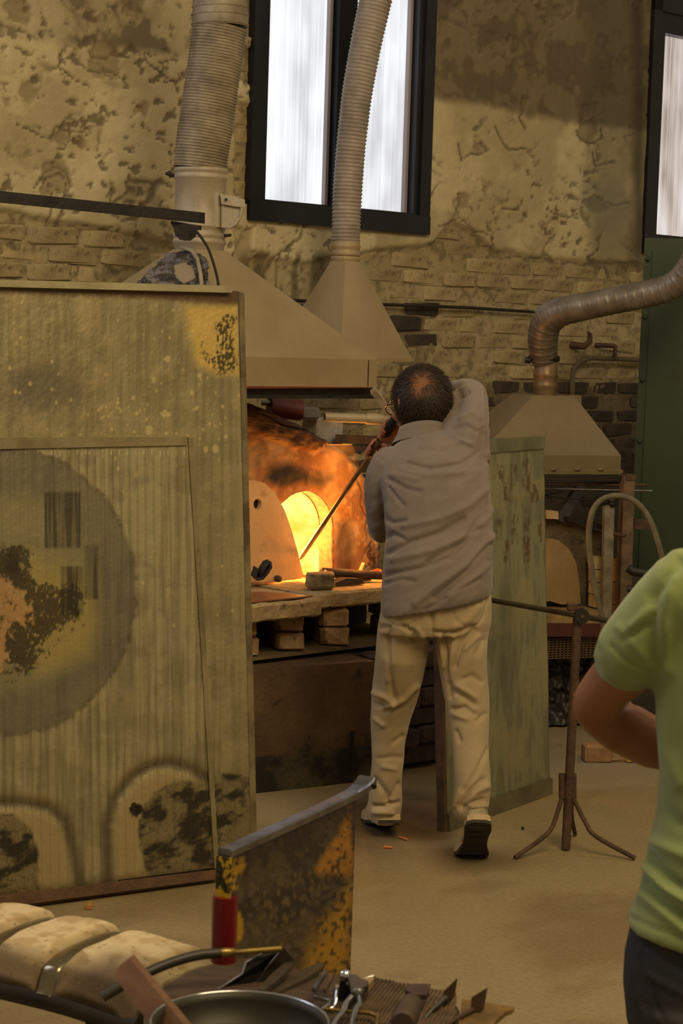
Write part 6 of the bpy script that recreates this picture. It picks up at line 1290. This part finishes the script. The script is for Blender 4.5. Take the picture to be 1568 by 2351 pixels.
# pliers / jacks
hT = TH + .03
pl_ = thing('pliers', TP(820, 2280, TH), 'grey steel pliers with open curved handles on the knurled mat', 'pliers')
mb = MB(); mb.prism([TP(x, y, hT) for x, y in ((797, 2254), (815, 2252), (828, 2262), (846, 2268), (846, 2276), (832, 2284), (822, 2294), (806, 2294), (804, 2276))], Z * .012); mb.build('jaw', M('grey_steel_jaw', (112, 104, 92), (82, 76, 68), rough=.35, metal=.7), pl_)
for pts in (((806, 2290), (796, 2300), (790, 2320), (772, 2340), (760, 2362)), ((824, 2292), (826, 2304), (815, 2320), (808, 2345), (806, 2370))):
    mb = MB(); mb.tube([TP(x, y, hT + .004) for x, y in pts], [.0055, .0045, .005, .0048, .005], 10); mb.build('handle', m_chrome, pl_)
mb = MB(); mb.lathe(TP(822, 2296, hT - .004), [(.002, 0), (.009, 0), (.009, .02), (.002, .022)], 12); mb.build('pivot', m_steel, pl_)
bl_ = thing('ball_clamp', TP(792, 2252, TH), 'shiny steel ball-headed clamp standing by the corner of the yellow plate', 'clamp')
cB = TP(792, 2256, TH + .03); mb = MB(); mb.ball(cB + Z * .012, .0115, 16); mb.build('ball', m_chrome, bl_)
mb = MB(); mb.prism([cB + Vector((-.013, -.006, -.03)), cB + Vector((.012, -.006, -.03)), cB + Vector((.008, -.006, .004)), cB + Vector((-.008, -.006, .004))], Vector((0, .012, 0))); mb.build('foot', m_iron, bl_)
mb = MB(); mb.ball(cB + Vector((.010, -.004, .0)), (.010, .006, .005), 10); mb.tube([cB + Vector((.014, 0, .002)), P(856, 2241, cB.y + .02)], .0028, 8); mb.build('spindle', m_chrome, bl_)
mb = MB(); mb.tube([TP(x, y, h) for x, y, h in ((774, 2264, TH + .04), (770, 2270, TH + .03), (771, 2300, TH + .02), (768, 2312, TH + .012), (757, 2316, TH + .01))], .0032, 8); mb.build('wire_hook', m_chrome, label='bright bent wire hook left of the pliers', cat='hook')
mb = MB(); mb.tube([TP(x, y, h) for x, y, h in ((724, 2288, TH + .02), (744, 2294, TH + .02), (760, 2298, TH + .02), (750, 2310, TH + .015), (738, 2318, TH + .012))], .004, 8); mb.build('bent_tongs', m_steel, label='dull bent steel tongs beside the pan rim', cat='tongs')
for k, (pts, lb) in enumerate(((((716, 2276), (742, 2240), (752, 2238), (736, 2262), (724, 2282)), 'pale grey spoon-shaped blade nearest the plate corner'), (((742, 2278), (762, 2240), (768, 2244), (756, 2266), (748, 2284)), 'brown leather-like blade beside the spoon-shaped one'))):
    mb = MB(); mb.prism([TP(x, y, TH + .03) for x, y in pts], Z * .008); mb.build('tool_blade', (m_steel, m_rust)[k], label=lb, cat='blade')
mb = MB(); mb.prism([TP(x, y, TH + .028) for x, y in ((830, 2262), (856, 2256), (858, 2262), (846, 2276), (832, 2272))], Z * .012); mb.build('wood_chip', M('pale_wood', (150, 122, 80), rough=.7), label='small pale wooden chip behind the pliers', cat='chip')
mb = MB(); mb.tube([TP(x, y, TH + .02) for x, y in ((744, 2316), (800, 2322), (850, 2326), (868, 2334), (864, 2360), (858, 2390))], [.003, .003, .0042, .0042, .0035, .003], 8); mb.build('brass_tongs', m_brass, label='thin brass-coloured bent rod in front of the pliers', cat='rod')
# block paddle with cylinder handle
cork = thing('cork_paddle', TP(940, 2300, TH), 'dark square paddle with thick round wooden handle on the mat', 'paddle')
mb = MB(); mb.prism([TP(x, y, TH + .03) for x, y in ((934, 2270), (988, 2270), (985, 2290), (978, 2296), (950, 2296), (930, 2284))], Z * .009); mb.build('blade', M('purple_brown_sheet', (92, 70, 64), (66, 50, 46), rough=.4, metal=.3), cork)
mb = MB(); a, b_ = TP(944, 2306, TH + .034), TP(926, 2346, TH + .034); mb.tube([a - (b_ - a) * .15, a, b_, b_ + (b_ - a) * .08], [.014, .019, .021, .017], 20); mb.build('handle', M('old_round_handle', (82, 64, 52), (56, 44, 36), rough=.6, scale=10), cork)
# standing spatulas
m_pl = M('brown_blade', (96, 74, 52), (68, 52, 40), rough=.5, metal=.4, scale=9)
for k, (bl, hd, zz, lb) in enumerate(((((1018, 2276), (1047, 2248), (1040, 2290), (1018, 2312)), ((1024, 2290), (992, 2318), (955, 2362)), 3.22, 'upright rusty spatula blade on the mat, left of the larger one'), (((1082, 2290), (1116, 2269), (1107, 2320), (1080, 2336)), ((1086, 2318), (1050, 2338), (1005, 2366)), 3.18, 'upright larger rusty spatula blade at the right end of the shelf'))):
    sp_ = thing('spatula', P(bl[3][0], bl[3][1], zz), lb, 'spatula', 'upright spatulas on the bench')
    mb = MB(); mb.prism([P(x, y, zz) for x, y in bl], Vector((.003, .004, 0))); mb.build('blade', m_pl, sp_)
    mb = MB(); mb.tube([P(x, y, zz - .04 * i) for i, (x, y) in enumerate(hd)], .0042, 6); mb.build('handle', m_steel if k == 0 else m_pl, sp_)
